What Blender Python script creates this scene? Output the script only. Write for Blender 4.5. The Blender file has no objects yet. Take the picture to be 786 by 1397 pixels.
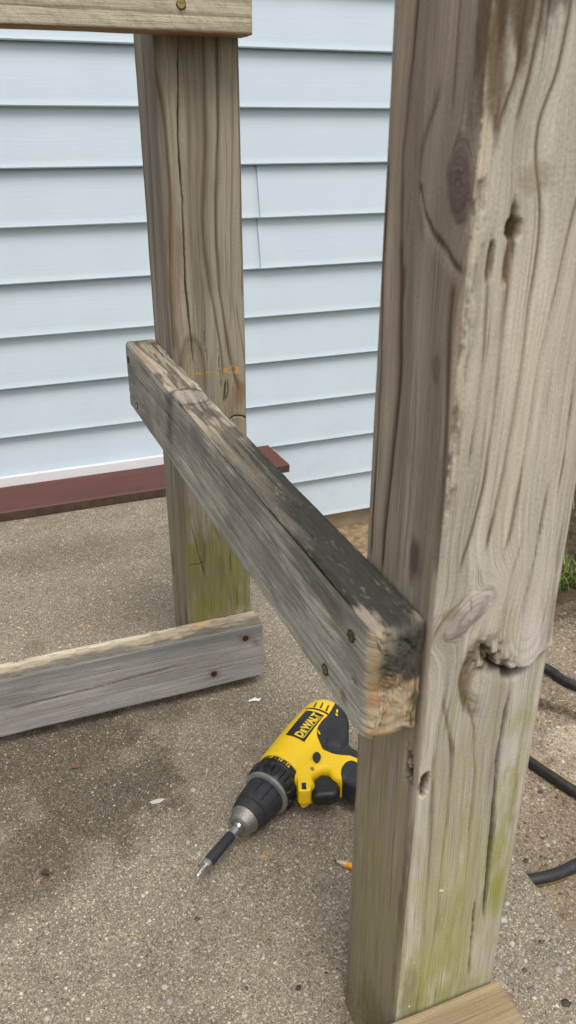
import bpy, bmesh, math, random
import numpy as np
from mathutils import Vector, Matrix
from mathutils.bvhtree import BVHTree

sc = bpy.context.scene
COL = sc.collection
R = math.radians
random.seed(5)
rng = np.random.default_rng(5)

# ------------------------------------------------------------------ camera
cam_d = bpy.data.cameras.new('camera')
cam = bpy.data.objects.new('camera', cam_d)
COL.objects.link(cam)
cam_d.sensor_fit = 'VERTICAL'
cam_d.sensor_height = 24.0
cam_d.lens = 24.0 * 1097.5129 / 1397
cam_d.clip_start = 0.02
cam_d.clip_end = 500
PITCH, ROLL, YAW = 0.4503, 0.0012, -0.3745
fw0 = Vector((-math.sin(YAW), math.cos(YAW), 0)); rt0 = Vector((math.cos(YAW), math.sin(YAW), 0)); up0 = Vector((0, 0, 1))
fw = fw0 * math.cos(PITCH) - up0 * math.sin(PITCH)
up = up0 * math.cos(PITCH) + fw0 * math.sin(PITCH)
rt = rt0 * math.cos(ROLL) + up * math.sin(ROLL)
up = up * math.cos(ROLL) - rt0 * math.sin(ROLL)
cam.matrix_world = Matrix(((rt.x, up.x, -fw.x, 0), (rt.y, up.y, -fw.y, 0), (rt.z, up.z, -fw.z, 0.7422), (0, 0, 0, 1)))
cam_d.dof.use_dof = True
cam_d.dof.focus_distance = 1.02
cam_d.dof.aperture_fstop = 11.0
sc.camera = cam

# ------------------------------------------------------------------ sky, sun, exposure
SUN_EL, SUN_AZ = R(64), R(188)       # azimuth clockwise from +Y
w = bpy.data.worlds.new('World'); sc.world = w; w.use_nodes = True
nt = w.node_tree; bg = nt.nodes['Background']
sky = nt.nodes.new('ShaderNodeTexSky'); sky.sky_type = 'NISHITA'; sky.sun_disc = False
sky.sun_elevation = SUN_EL; sky.sun_rotation = SUN_AZ; sky.dust_density = 4.0; sky.air_density = 1.0; sky.ozone_density = 1.0
hs = nt.nodes.new('ShaderNodeHueSaturation'); hs.inputs['Saturation'].default_value = 0.14
nt.links.new(sky.outputs[0], hs.inputs['Color']); nt.links.new(hs.outputs[0], bg.inputs[0])
bg.inputs[1].default_value = 0.13
sd = bpy.data.lights.new('sun', 'SUN'); sd.energy = 1.35; sd.angle = R(28); sd.color = (1.0, 0.955, 0.89)
sun = bpy.data.objects.new('sun', sd); COL.objects.link(sun)
sdir = Vector((math.sin(SUN_AZ) * math.cos(SUN_EL), math.cos(SUN_AZ) * math.cos(SUN_EL), math.sin(SUN_EL)))
sun.rotation_euler = sdir.to_track_quat('Z', 'Y').to_euler()
sun.location = (0, -2, 6)
sc.view_settings.view_transform = 'Standard'
sc.view_settings.look = 'None'
sc.view_settings.gamma = 1
sc.view_settings.exposure = 0.38

# ------------------------------------------------------------------ helpers
def lin(r, g, b):
    return np.array([((c / 255) / 12.92 if c / 255 <= .04045 else ((c / 255 + .055) / 1.055) ** 2.4) for c in (r, g, b)])

def tag(o, label=None, cat=None, group=None, kind=None):
    if label: o['label'] = label
    if cat: o['category'] = cat
    if group: o['group'] = group
    if kind: o['kind'] = kind
    return o

def empty(name, loc=(0, 0, 0), label=None, cat=None):
    o = bpy.data.objects.new(name, None); COL.objects.link(o); o.location = loc; o.empty_display_size = .05
    return tag(o, label, cat)

def link(name, me, mat, parent=None, kind=None):
    o = bpy.data.objects.new(name, me); COL.objects.link(o)
    if mat is not None and not me.materials: me.materials.append(mat)
    if parent is not None: o.parent = parent
    if kind: o['kind'] = kind
    return o

def mesh_np(name, V, F, smooth=True, attrs=None, uvw=None):
    """V (n,3); F list of faces or (m,4) array."""
    me = bpy.data.meshes.new(name)
    V = np.asarray(V, dtype=np.float32)
    if isinstance(F, np.ndarray):
        m, k = F.shape
        me.vertices.add(len(V)); me.vertices.foreach_set('co', V.ravel())
        me.loops.add(m * k); me.loops.foreach_set('vertex_index', F.astype(np.int32).ravel())
        me.polygons.add(m); me.polygons.foreach_set('loop_start', np.arange(0, m * k, k, dtype=np.int32))
        me.update(calc_edges=True); me.validate()
    else:
        me.from_pydata([tuple(v) for v in V], [], F); me.update()
    me.polygons.foreach_set('use_smooth', np.full(len(me.polygons), smooth))
    if attrs is not None:
        a = me.attributes.new('col', 'FLOAT_COLOR', 'POINT')
        c = np.ones((len(V), 4), dtype=np.float32); c[:, :3] = attrs
        a.data.foreach_set('color', c.ravel())
    if uvw is not None:
        a = me.attributes.new('grain', 'FLOAT_VECTOR', 'POINT')
        a.data.foreach_set('vector', np.asarray(uvw, dtype=np.float32).ravel())
    return me

def bm_mesh(name, bm, smooth=False):
    bmesh.ops.recalc_face_normals(bm, faces=bm.faces)
    me = bpy.data.meshes.new(name); bm.to_mesh(me); bm.free()
    me.polygons.foreach_set('use_smooth', [smooth] * len(me.polygons))
    return me

# numpy value noise ---------------------------------------------------
def _h(i, j, s):
    n = (i.astype(np.int64) * 374761393 + j.astype(np.int64) * 668265263 + s * 1442695041) & 0x7fffffff
    n = ((n ^ (n >> 13)) * 1274126177) & 0x7fffffff
    n = (n ^ (n >> 16)) & 0xffffff
    return n / float(0xffffff)
def vn(x, y, s=0):
    x = np.asarray(x, float); y = np.asarray(y, float)
    x, y = np.broadcast_arrays(x, y)
    i = np.floor(x); j = np.floor(y); fx = x - i; fy = y - j
    fx = fx * fx * (3 - 2 * fx); fy = fy * fy * (3 - 2 * fy)
    a = _h(i, j, s); b = _h(i + 1, j, s); c = _h(i, j + 1, s); d = _h(i + 1, j + 1, s)
    return (a * (1 - fx) + b * fx) * (1 - fy) + (c * (1 - fx) + d * fx) * fy     # 0..1
def fbm(x, y, s=0, o=4):
    t = 0; amp = .5; n = 0
    for k in range(o):
        t = t + amp * vn(np.asarray(x) * 2 ** k, np.asarray(y) * 2 ** k, s + k * 17); n += amp; amp *= .55
    return t / n
def ss(a, b, x):
    t = np.clip((x - a) / (b - a), 0, 1); return t * t * (3 - 2 * t)

# ------------------------------------------------------------------ materials
def new_mat(name, rough=.6, metal=0., spec=.5):
    m = bpy.data.materials.new(name); m.use_nodes = True
    b = m.node_tree.nodes['Principled BSDF']
    b.inputs['Roughness'].default_value = rough; b.inputs['Metallic'].default_value = metal
    b.inputs['Specular IOR Level'].default_value = spec
    return m, m.node_tree, b
def N(t, ty, **kw):
    n = t.nodes.new(ty)
    for k, v in kw.items():
        if hasattr(n, k): setattr(n, k, v)
        else: n.inputs[k].default_value = v
    return n
def mixc(t, fac, a, b, mode='MIX'):
    m = t.nodes.new('ShaderNodeMix'); m.data_type = 'RGBA'; m.blend_type = mode
    for s, v in ((m.inputs[0], fac), (m.inputs[6], a), (m.inputs[7], b)):
        if isinstance(v, (int, float)): s.default_value = v
        elif isinstance(v, (tuple, list, np.ndarray)): s.default_value = (*v[:3], 1)
        else: t.links.new(v, s)
    return m.outputs[2]
def mrange(t, v, a, b, c=0., d=1.):
    m = t.nodes.new('ShaderNodeMapRange'); t.links.new(v, m.inputs[0])
    for k, x in zip((1, 2, 3, 4), (a, b, c, d)): m.inputs[k].default_value = x
    return m.outputs[0]
def bump(t, b, h, strength=.4, dist=.001):
    n = t.nodes.new('ShaderNodeBump'); n.inputs['Strength'].default_value = strength; n.inputs['Distance'].default_value = dist
    t.links.new(h, n.inputs['Height']); t.links.new(n.outputs[0], b.inputs['Normal'])

def simple(name, c, rough=.5, metal=0., var=.08, scale=60., spec=.5, bs=.15, bd=.0004):
    m, t, b = new_mat(name, rough, metal, spec)
    tc = N(t, 'ShaderNodeTexCoord')
    nz = N(t, 'ShaderNodeTexNoise'); nz.inputs['Scale'].default_value = scale; nz.inputs['Detail'].default_value = 5
    t.links.new(tc.outputs['Object'], nz.inputs['Vector'])
    c = np.array(c)
    col = mixc(t, mrange(t, nz.outputs[0], .3, .7), c * (1 - var), c * (1 + var))
    t.links.new(col, b.inputs['Base Color'])
    r = mrange(t, nz.outputs[0], .3, .7, rough * .85, min(1, rough * 1.15)); t.links.new(r, b.inputs['Roughness'])
    n2 = N(t, 'ShaderNodeTexNoise'); n2.inputs['Scale'].default_value = scale * 12
    t.links.new(tc.outputs['Object'], n2.inputs['Vector']); bump(t, b, n2.outputs[0], bs, bd)
    return m

def dusty(name, c, rough, dust, amt):
    m, t, b = new_mat(name, rough, 0, .5)
    tc = N(t, 'ShaderNodeTexCoord')
    n = N(t, 'ShaderNodeTexNoise'); n.inputs['Scale'].default_value = 70; n.inputs['Detail'].default_value = 8; n.inputs['Roughness'].default_value = .75; t.links.new(tc.outputs['Object'], n.inputs['Vector'])
    n2 = N(t, 'ShaderNodeTexNoise'); n2.inputs['Scale'].default_value = 900; n2.inputs['Detail'].default_value = 3; t.links.new(tc.outputs['Object'], n2.inputs['Vector'])
    k = mrange(t, n.outputs[0], .50, .74, 0, amt)
    mu = N(t, 'ShaderNodeMath', operation='MULTIPLY'); t.links.new(k, mu.inputs[0]); t.links.new(mrange(t, n2.outputs[0], .4, .6, .2, 1.), mu.inputs[1])
    t.links.new(mixc(t, mu.outputs[0], c, dust), b.inputs['Base Color'])
    t.links.new(mrange(t, n.outputs[0], .4, .7, rough, min(1, rough + .3)), b.inputs['Roughness']); bump(t, b, n2.outputs[0], .25, .00012)
    return m

def wood_mat(name, rough=.88):
    m, t, b = new_mat(name, rough, 0, .25)
    at = N(t, 'ShaderNodeAttribute', attribute_name='col'); gr = N(t, 'ShaderNodeAttribute', attribute_name='grain')
    mp = N(t, 'ShaderNodeMapping'); mp.inputs['Scale'].default_value = (1000, 15, 1); t.links.new(gr.outputs['Vector'], mp.inputs[0])
    f = N(t, 'ShaderNodeTexNoise'); f.inputs['Scale'].default_value = 1; f.inputs['Detail'].default_value = 3; f.inputs['Roughness'].default_value = .58
    t.links.new(mp.outputs[0], f.inputs['Vector'])
    mp2 = N(t, 'ShaderNodeMapping'); mp2.inputs['Scale'].default_value = (900, 420, 1); t.links.new(gr.outputs['Vector'], mp2.inputs[0])
    f2 = N(t, 'ShaderNodeTexNoise'); f2.inputs['Scale'].default_value = 1; f2.inputs['Detail'].default_value = 3
    t.links.new(mp2.outputs[0], f2.inputs['Vector'])
    v1 = mrange(t, f.outputs[0], .25, .75, .78, 1.34); v2 = mrange(t, f2.outputs[0], .25, .75, .93, 1.15)
    mp3 = N(t, 'ShaderNodeMapping'); mp3.inputs['Scale'].default_value = (620, 11, 1); t.links.new(gr.outputs['Vector'], mp3.inputs[0])
    f3 = N(t, 'ShaderNodeTexNoise'); f3.inputs['Scale'].default_value = 1; f3.inputs['Detail'].default_value = 2; t.links.new(mp3.outputs[0], f3.inputs['Vector'])
    v3 = mrange(t, f3.outputs[0], .64, .70, 1., .58)
    m0 = N(t, 'ShaderNodeMath', operation='MULTIPLY'); t.links.new(v1, m0.inputs[0]); t.links.new(v3, m0.inputs[1])
    mu = N(t, 'ShaderNodeMath', operation='MULTIPLY'); t.links.new(m0.outputs[0], mu.inputs[0]); t.links.new(v2, mu.inputs[1])
    col = t.nodes.new('ShaderNodeVectorMath'); col.operation = 'SCALE'
    t.links.new(at.outputs['Color'], col.inputs[0]); t.links.new(mu.outputs[0], col.inputs['Scale'])
    t.links.new(col.outputs[0], b.inputs['Base Color'])
    ad = N(t, 'ShaderNodeMath', operation='ADD'); t.links.new(f.outputs[0], ad.inputs[0]); t.links.new(f2.outputs[0], ad.inputs[1])
    bump(t, b, ad.outputs[0], .6, .0008)
    return m

def concrete_mat(name, base, pale, dark, s1=430., s2=200., amt=1.):
    m, t, b = new_mat(name, .93, 0, .2)
    tc = N(t, 'ShaderNodeTexCoord'); at = N(t, 'ShaderNodeAttribute', attribute_name='col')
    wn = N(t, 'ShaderNodeTexNoise'); wn.inputs['Scale'].default_value = s1 * 1.1; wn.inputs['Detail'].default_value = 2; t.links.new(tc.outputs['Object'], wn.inputs['Vector'])
    wv = t.nodes.new('ShaderNodeVectorMath'); wv.operation = 'MULTIPLY_ADD'; t.links.new(wn.outputs['Color'], wv.inputs[0]); wv.inputs[1].default_value = (.0026, .0026, .0026); t.links.new(tc.outputs['Object'], wv.inputs[2])
    def vor(scale):
        v = N(t, 'ShaderNodeTexVoronoi'); v.inputs['Scale'].default_value = scale; t.links.new(wv.outputs[0], v.inputs['Vector'])
        s = t.nodes.new('ShaderNodeSeparateColor'); t.links.new(v.outputs['Color'], s.inputs[0]); return v, s
    v0, c0 = vor(s1 * 2.3); v1, c1 = vor(s1); v2, c2 = vor(s2); v3, c3 = vor(s2 * .55)
    n1 = N(t, 'ShaderNodeTexNoise'); n1.inputs['Scale'].default_value = 1100; n1.inputs['Detail'].default_value = 3; t.links.new(tc.outputs['Object'], n1.inputs['Vector'])
    n2 = N(t, 'ShaderNodeTexNoise'); n2.inputs['Scale'].default_value = 14; n2.inputs['Detail'].default_value = 6; n2.inputs['Roughness'].default_value = .65; t.links.new(tc.outputs['Object'], n2.inputs['Vector'])
    n3 = N(t, 'ShaderNodeTexNoise'); n3.inputs['Scale'].default_value = 70; n3.inputs['Detail'].default_value = 5; n3.inputs['Roughness'].default_value = .7; t.links.new(tc.outputs['Object'], n3.inputs['Vector'])
    base = np.array(base)
    c = mixc(t, mrange(t, n2.outputs[0], .3, .7), base * .80, base * 1.18)
    c = mixc(t, mrange(t, n3.outputs[0], .35, .75, 0, .55), c, base * .62)
    c = mixc(t, mrange(t, n1.outputs[0], .35, .65, 0, .6), c, base * .5)
    def grains(c, v, s, lo, hi, colr, ch, rad, scale):
        g = mrange(t, s.outputs[ch], lo, hi); d = mrange(t, v.outputs['Distance'], rad, rad * .6)
        mu = N(t, 'ShaderNodeMath', operation='MULTIPLY'); t.links.new(g, mu.inputs[0]); t.links.new(d, mu.inputs[1])
        mm = N(t, 'ShaderNodeMath', operation='MULTIPLY'); t.links.new(mu.outputs[0], mm.inputs[0]); mm.inputs[1].default_value = scale * amt
        return mixc(t, mm.outputs[0], c, colr)
    c = grains(c, v0, c0, .45, .95, np.array(pale) * .95, 0, .75, .60)
    c = grains(c, v0, c0, .45, .95, dark, 1, .75, .75)
    c = grains(c, v1, c1, .72, .98, pale, 0, .62, .55)
    c = grains(c, v1, c1, .66, .98, dark, 1, .62, .70)
    c = grains(c, v1, c1, .86, .92, (.27, .17, .09), 2, .55, .45)
    c = grains(c, v2, c2, .93, .97, np.array(pale) * 1.1, 0, .42, .6)
    c = grains(c, v2, c2, .93, .97, np.array(dark) * 1.5, 1, .45, .5)
    n4 = N(t, 'ShaderNodeTexNoise'); n4.inputs['Scale'].default_value = 330; n4.inputs['Detail'].default_value = 4; n4.inputs['Roughness'].default_value = .7; t.links.new(tc.outputs['Object'], n4.inputs['Vector'])
    dirt_shade = mixc(t, mrange(t, n4.outputs[0], .50, .72, 0, .8), at.outputs['Color'], (1, 1, 1))
    c = mixc(t, 1., c, dirt_shade, 'MULTIPLY')
    t.links.new(c, b.inputs['Base Color'])
    a1 = N(t, 'ShaderNodeMath', operation='ADD'); t.links.new(n1.outputs[0], a1.inputs[0]); t.links.new(c1.outputs[2], a1.inputs[1])
    a2 = N(t, 'ShaderNodeMath', operation='ADD'); t.links.new(a1.outputs[0], a2.inputs[0]); t.links.new(n2.outputs[0], a2.inputs[1])
    bump(t, b, a2.outputs[0], .75, .0012)
    return m

M = {}
M['wood'] = wood_mat('weathered_wood')
M['slab'] = concrete_mat('slab_concrete', (.312, .257, .188), (.80, .71, .57), (.065, .050, .038))
M['walk'] = concrete_mat('exposed_aggregate_concrete', (.30, .238, .170), (.60, .52, .41), (.07, .053, .036), 250, 110)
def attr_mat(name, rough, bs=.3, scale=700):
    m, t, b = new_mat(name, rough, 0, .3)
    at = N(t, 'ShaderNodeAttribute', attribute_name='col'); tc = N(t, 'ShaderNodeTexCoord')
    n = N(t, 'ShaderNodeTexNoise'); n.inputs['Scale'].default_value = scale; t.links.new(tc.outputs['Object'], n.inputs['Vector'])
    c = mixc(t, mrange(t, n.outputs[0], .3, .7), (.8, .8, .8), (1.15, 1.15, 1.15))
    t.links.new(mixc(t, 1., at.outputs['Color'], c, 'MULTIPLY'), b.inputs['Base Color']); bump(t, b, n.outputs[0], bs, .0005)
    return m
M['stone'] = attr_mat('aggregate_stone', .75)
M['blade'] = attr_mat('grass_blade', .55, .1, 200)
M['yellow'] = dusty('drill_yellow_plastic', (.90, .585, .006), .30, (.50, .36, .12), .55)
M['rubber'] = dusty('drill_black_rubber', (.020, .021, .025), .50, (.11, .10, .09), .55)
M['gloss'] = dusty('drill_black_plastic', (.010, .010, .012), .26, (.09, .08, .07), .40)
M['decalblack'] = simple('label_black', (.014, .013, .012), .35, 0, .1, 80, .5, .05, .00005)
M['print'] = simple('yellow_print', (.80, .55, .03), .45, 0, .05, 80)
M['steel'] = simple('brushed_steel', (.50, .49, .47), .33, 1., .15, 160, .5, .3, .0001)
M['cast'] = simple('cast_steel_nose', (.36, .34, .31), .45, 1., .25, 500, .5, .6, .0003)
M['ringm'] = simple('grey_metal_ring', (.30, .30, .29), .42, .6, .15, 150, .5, .3, .0001)
M['brass'] = simple('brass_screw', (.42, .30, .10), .38, .9, .3, 900, .5, .4, .0002)
M['tarnish'] = simple('tarnished_screw', (.14, .13, .055), .5, .7, .4, 900, .5, .5, .0002)
M['rust'] = simple('rusty_screw', (.075, .032, .016), .8, .3, .5, 900, .3, .8, .0003)
M['hole'] = simple('screw_recess', (.025, .02, .014), .8, 0, .3, 900)
M['foundation'] = simple('parged_foundation', (.36, .29, .20), .9, 0, .14, 14, .2, .8, .0015)
M['sheath'] = simple('wall_sheathing', (.3, .3, .3), .8, 0, .1, 8)
M['trim'] = simple('white_vinyl_trim', (.78, .79, .80), .35, 0, .02, 30, .4, .1, .0002)
M['hose'] = dusty('black_hose_rubber', (.016, .016, .017), .42, (.12, .105, .085), .6)
M['stripe'] = simple('hose_yellow_stripe', (.45, .31, .05), .5, 0, .2, 90)
M['paper'] = simple('white_paper', (.78, .78, .76), .7, 0, .04, 90)
M['chip'] = simple('pale_paint', (.48, .46, .42), .8, 0, .12, 160)
M['leaf'] = simple('dry_leaf_brown', (.16, .075, .03), .8, 0, .3, 300)
M['leafd'] = simple('dark_leaf', (.05, .028, .018), .8, 0, .3, 300)
M['straw'] = simple('straw', (.40, .29, .14), .8, 0, .25, 300)
M['pencil'] = simple('pencil_orange_paint', (.85, .36, .02), .35, 0, .05, 120)
M['pwood'] = simple('pencil_cedar', (.78, .62, .42), .7, 0, .1, 500)
M['lead'] = simple('pencil_lead', (.03, .03, .03), .5, .2, .1, 500)
M['ferrule'] = simple('pencil_ferrule', (.45, .42, .30), .35, .9, .1, 500)
M['eraser'] = simple('pencil_eraser', (.55, .22, .2), .8, 0, .1, 300)

def siding_mat():
    m, t, b = new_mat('pale_blue_vinyl', .48, 0, .35)
    tc = N(t, 'ShaderNodeTexCoord')
    mp = N(t, 'ShaderNodeMapping'); mp.inputs['Scale'].default_value = (9, 1, 260); t.links.new(tc.outputs['Object'], mp.inputs[0])
    n = N(t, 'ShaderNodeTexNoise'); n.inputs['Scale'].default_value = 1; n.inputs['Detail'].default_value = 3; n.inputs['Distortion'].default_value = .7
    t.links.new(mp.outputs[0], n.inputs['Vector'])
    n2 = N(t, 'ShaderNodeTexNoise'); n2.inputs['Scale'].default_value = 6; n2.inputs['Detail'].default_value = 6; t.links.new(tc.outputs['Object'], n2.inputs['Vector'])
    c = mixc(t, mrange(t, n2.outputs[0], .3, .7), (.535, .625, .695), (.57, .66, .73))
    c = mixc(t, mrange(t, n.outputs[0], .35, .7, 0, .05), c, (.50, .57, .62))
    sx = N(t, 'ShaderNodeSeparateXYZ'); t.links.new(tc.outputs['Object'], sx.inputs[0])
    g = mrange(t, sx.outputs['Z'], .55, -.15, 0, 1); n3 = N(t, 'ShaderNodeTexNoise'); n3.inputs['Scale'].default_value = 28; n3.inputs['Detail'].default_value = 8; n3.inputs['Roughness'].default_value = .75; t.links.new(tc.outputs['Object'], n3.inputs['Vector'])
    mu = N(t, 'ShaderNodeMath', operation='MULTIPLY'); t.links.new(g, mu.inputs[0]); t.links.new(mrange(t, n3.outputs[0], .52, .78, .02, .35), mu.inputs[1])
    c = mixc(t, mu.outputs[0], c, (.40, .37, .32))
    c = mixc(t, mrange(t, n3.outputs[0], .66, .80, 0, .18), c, (.42, .42, .40))
    t.links.new(c, b.inputs['Base Color']); bump(t, b, n.outputs[0], .30, .0009)
    return m
M['siding'] = siding_mat()
def brown_mat():
    m, t, b = new_mat('brown_painted_board', .55, 0, .35)
    tc = N(t, 'ShaderNodeTexCoord'); mp = N(t, 'ShaderNodeMapping'); mp.inputs['Scale'].default_value = (6, 90, 90); t.links.new(tc.outputs['Object'], mp.inputs[0])
    n = N(t, 'ShaderNodeTexNoise'); n.inputs['Scale'].default_value = 1; n.inputs['Detail'].default_value = 5; t.links.new(mp.outputs[0], n.inputs['Vector'])
    n2 = N(t, 'ShaderNodeTexNoise'); n2.inputs['Scale'].default_value = 55; n2.inputs['Detail'].default_value = 6; n2.inputs['Roughness'].default_value = .7; t.links.new(tc.outputs['Object'], n2.inputs['Vector'])
    c = mixc(t, mrange(t, n.outputs[0], .3, .7), (.086, .033, .027), (.115, .045, .036))
    c = mixc(t, mrange(t, n2.outputs[0], .72, .74), c, (.42, .26, .17))
    t.links.new(c, b.inputs['Base Color']); bump(t, b, n.outputs[0], .4, .0006)
    return m
M['brown'] = brown_mat()
M['brownedge'] = simple('bare_board_edge', (.075, .045, .028), .85, 0, .35, 60)
def soil_mat():
    m, t, b = new_mat('soil', .95, 0, .15)
    tc = N(t, 'ShaderNodeTexCoord')
    n = N(t, 'ShaderNodeTexNoise'); n.inputs['Scale'].default_value = 45; n.inputs['Detail'].default_value = 9; n.inputs['Roughness'].default_value = .7; t.links.new(tc.outputs['Object'], n.inputs['Vector'])
    c = mixc(t, mrange(t, n.outputs[0], .3, .7), (.035, .024, .015), (.13, .095, .06))
    at = N(t, 'ShaderNodeAttribute', attribute_name='col'); t.links.new(mixc(t, 1., c, at.outputs['Color'], 'MULTIPLY'), b.inputs['Base Color']); bump(t, b, n.outputs[0], .9, .01)
    return m
M['soil'] = soil_mat()
def lawn_mat():
    m, t, b = new_mat('lawn', .9, 0, .2)
    tc = N(t, 'ShaderNodeTexCoord')
    n = N(t, 'ShaderNodeTexNoise'); n.inputs['Scale'].default_value = 20; n.inputs['Detail'].default_value = 8; t.links.new(tc.outputs['Object'], n.inputs['Vector'])
    c = mixc(t, mrange(t, n.outputs[0], .3, .7), (.03, .055, .015), (.08, .12, .035))
    t.links.new(c, b.inputs['Base Color']); bump(t, b, n.outputs[0], .9, .02)
    return m
M['lawn'] = lawn_mat()

# ------------------------------------------------------------------ weathered lumber
def table(pts, lo, hi, n=900, sm=9):
    pts = sorted(pts, key=lambda p: p[1]); T = np.linspace(lo, hi, n)
    A = np.interp(T, [p[1] for p in pts], [p[0] for p in pts])
    k = int(n * .012 / max(hi - lo, .01) * 1.0) + 1
    if k > 1:
        ker = np.hanning(2 * k + 3); ker /= ker.sum(); A = np.convolve(np.pad(A, k + 1, mode='edge'), ker, 'valid')[:n]
    return lambda t: np.interp(t, T, A)

def paint(a, t, W, sp, seed, lo, hi):
    """a,t: (nt,na) metres across and along one face -> colour (nt,na,3), outward displacement, warped across-coordinate"""
    shape = a.shape
    lines = sp.get('lines', [])
    curves = [(table(l[0], lo, hi), l) for l in lines]
    # warped grain coordinate that follows the drawn lines
    u = a.copy()
    num = np.zeros_like(a); den = np.full_like(a, .35)
    for c, l in curves:
        t0 = min(p[1] for p in l[0]); t1 = max(p[1] for p in l[0])
        if t1 - t0 < .09: continue
        ct = c(t); ref = c(np.array([(t0 + t1) / 2]))[0]
        wgt = np.exp(-((a - ct) / .010) ** 2) * ss(t0 - .02, t0 + .06, t) * (1 - ss(t1 - .06, t1 + .02, t))
        num += wgt * np.clip(ref - ct, -.006, .006); den += wgt
    u = a + num / den
    for kn in sp.get('knots', []):
        ka, kt, ra, rtt, ang = kn[:5]
        ca, sa = math.cos(ang), math.sin(ang); da, dt = a - ka, t - kt
        x = (da * ca + dt * sa) / ra; y = (-da * sa + dt * ca) / rtt; rho = np.sqrt(x * x + y * y) + 1e-6
        u = np.where(rho > 1, u - da * np.clip(1 / rho ** 2.2, 0, 1) * .85, ka + ra * .5 * rho)
    base = np.array(sp['base']); alt = np.array(sp.get('alt', base * .8)); contrast = sp.get('contrast', 1.)
    n1 = fbm(u * 55, t * 3.0, seed, 4); n2 = fbm(u * 260, t * 7, seed + 5, 3); n3 = fbm(a * 30, t * 14, seed + 9, 4)
    m = ss(.30, .72, n1)[..., None]
    col = base * (1 - m) + alt * m
    col = col * (1 + contrast * (.34 * (n2 - .5) + .26 * (n3 - .5)))[..., None]
    n5 = fbm(u * 42, t * 5, seed + 77, 4) - .5; col = col * np.stack([1 + .10 * n5, 1 + .01 * n5, 1 - .16 * n5], -1)
    # automatic faint latewood lines
    g = sp.get('rings', 0.0)
    if g:
        f = sp.get('ringf', 110.); ph = u * f + .6 * fbm(u * 20, t * 1.2, seed + 3, 2); fr = ph - np.floor(ph)
        prof = np.exp(-((fr - .75) / .16) ** 2) * ss(.25, .6, vn(np.floor(ph), t * 2.5, seed + 4))
        col = col * (1 - g * prof)[..., None]
    disp = .0004 * (n2 - .5) + .0012 * (n3 - .5)
    for c, l in curves:
        pts, wd, s = l[:3]; lc = np.array(l[3]) if len(l) > 3 and l[3] is not None else base * .36
        t0 = min(p[1] for p in pts); t1 = max(p[1] for p in pts)
        wig = .0007 * (vn(t * 55, 0 * t, seed + 31) - .5) + .0007 * (vn(t * 16, 0 * t, seed + 37) - .5)
        d = a - c(t) + wig
        wv = wd * (.6 + .8 * vn(t * 22, 0 * t, seed + int(t0 * 999)))
        pr = np.where(d < 0, np.exp(-(d / (wv * .75)) ** 2), np.exp(-(d / (wv * 1.35)) ** 2))
        fade = ss(t0 - .012, t0 + .006, t) * (1 - ss(t1 - .006, t1 + .012, t))
        k = (pr * fade * s * (.95 + .45 * fbm(a * 300, t * 30, seed + 3, 3)))[..., None]; k = np.clip(k, 0, .95)
        col = col * (1 - k) + lc * k
        disp = disp - .00025 * pr * fade
    for st in sp.get('blots', []):        # (a,t,ra,rt,color,strength,[edge])
        sa_, st_, ra, rtt, c, s = st[:6]; e = st[6] if len(st) > 6 else .55
        d = np.sqrt(((a - sa_) / ra) ** 2 + ((t - st_) / rtt) ** 2)
        nn = fbm(a * 170, t * 45, seed + 41 + int(sa_ * 1e4) % 13, 5)
        k = ss(0, e, 1 - d + 1.3 * (nn - .5)) * s * (.65 + .5 * n2)
        k = np.clip(k, 0, .97)[..., None]; col = col * (1 - k) + np.array(c) * k
    if sp.get('specks'):
        nk = fbm(a * 700, t * 420, seed + 83, 3); k = (ss(.66, .76, nk) * sp['specks'])[..., None]; col = col * (1 - k) + lin(52, 48, 42) * k
    for kn in sp.get('knots', []):        # (a,t,ra,rt,ang,color,strength,bulge)
        ka, kt, ra, rtt, ang, kc, s, bu = kn
        ca, sa = math.cos(ang), math.sin(ang); da, dt = a - ka, t - kt
        x = (da * ca + dt * sa) / ra; y = (-da * sa + dt * ca) / rtt
        rho = np.sqrt(x * x + y * y) + .42 * (fbm(a * 90, t * 90, seed + 51, 3) - .5)
        k = (ss(1.12, .72, rho) * s)[..., None]
        rg = .5 + .5 * np.sin(rho * 15 + 9 * n3 + 3 * n2)
        kcol = np.array(kc) * (1 - .10 * rg[..., None]) * (1 + .4 * (n3 - .5))[..., None]
        col = col * (1 - k) + kcol * k
        edge = np.exp(-((rho - 1) / .10) ** 2) * s * .42 * ss(.35, .65, fbm(a * 120, t * 60, seed + 8, 3))
        col = col * (1 - np.clip(edge, 0, .85))[..., None]
        disp = disp + bu * ss(1.3, .3, rho) - .0002 * np.exp(-((rho - 1) / .09) ** 2)
    for cr in sp.get('cracks', []):       # (pts,width,depth,[dark])
        c = table(cr[0], lo, hi); t0 = min(p[1] for p in cr[0]); t1 = max(p[1] for p in cr[0])
        d = a - c(t) + .0007 * (vn(t * 45, 0 * t, seed + 61) - .5) + .0005 * (vn(t * 240, 0 * t, seed + 62) - .5)
        rl = min((t1 - t0) * .25, .03)
        mid = ss(t0 - .003, t0 + rl, t) * (1 - ss(t1 - rl, t1 + .003, t))
        wv = cr[1] * (.5 + .8 * vn(t * 40, 0 * t, seed + 63)) * (.35 + .65 * mid)
        pr = np.exp(-(d / np.maximum(wv, 1e-5)) ** 2) * mid
        disp = disp - cr[2] * pr
        k = np.clip(pr * 1.1, 0, 1) * (cr[3] if len(cr) > 3 else .8)
        col = col * (1 - k[..., None]) + base * .12 * k[..., None]
    if 'custom' in sp: col, disp, u = sp['custom'](a, t, u, col, disp, seed)
    col = col * np.array(sp.get('tone', (.93, .945, .93)))
    return np.clip(col, .004, .95), disp, u

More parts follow.
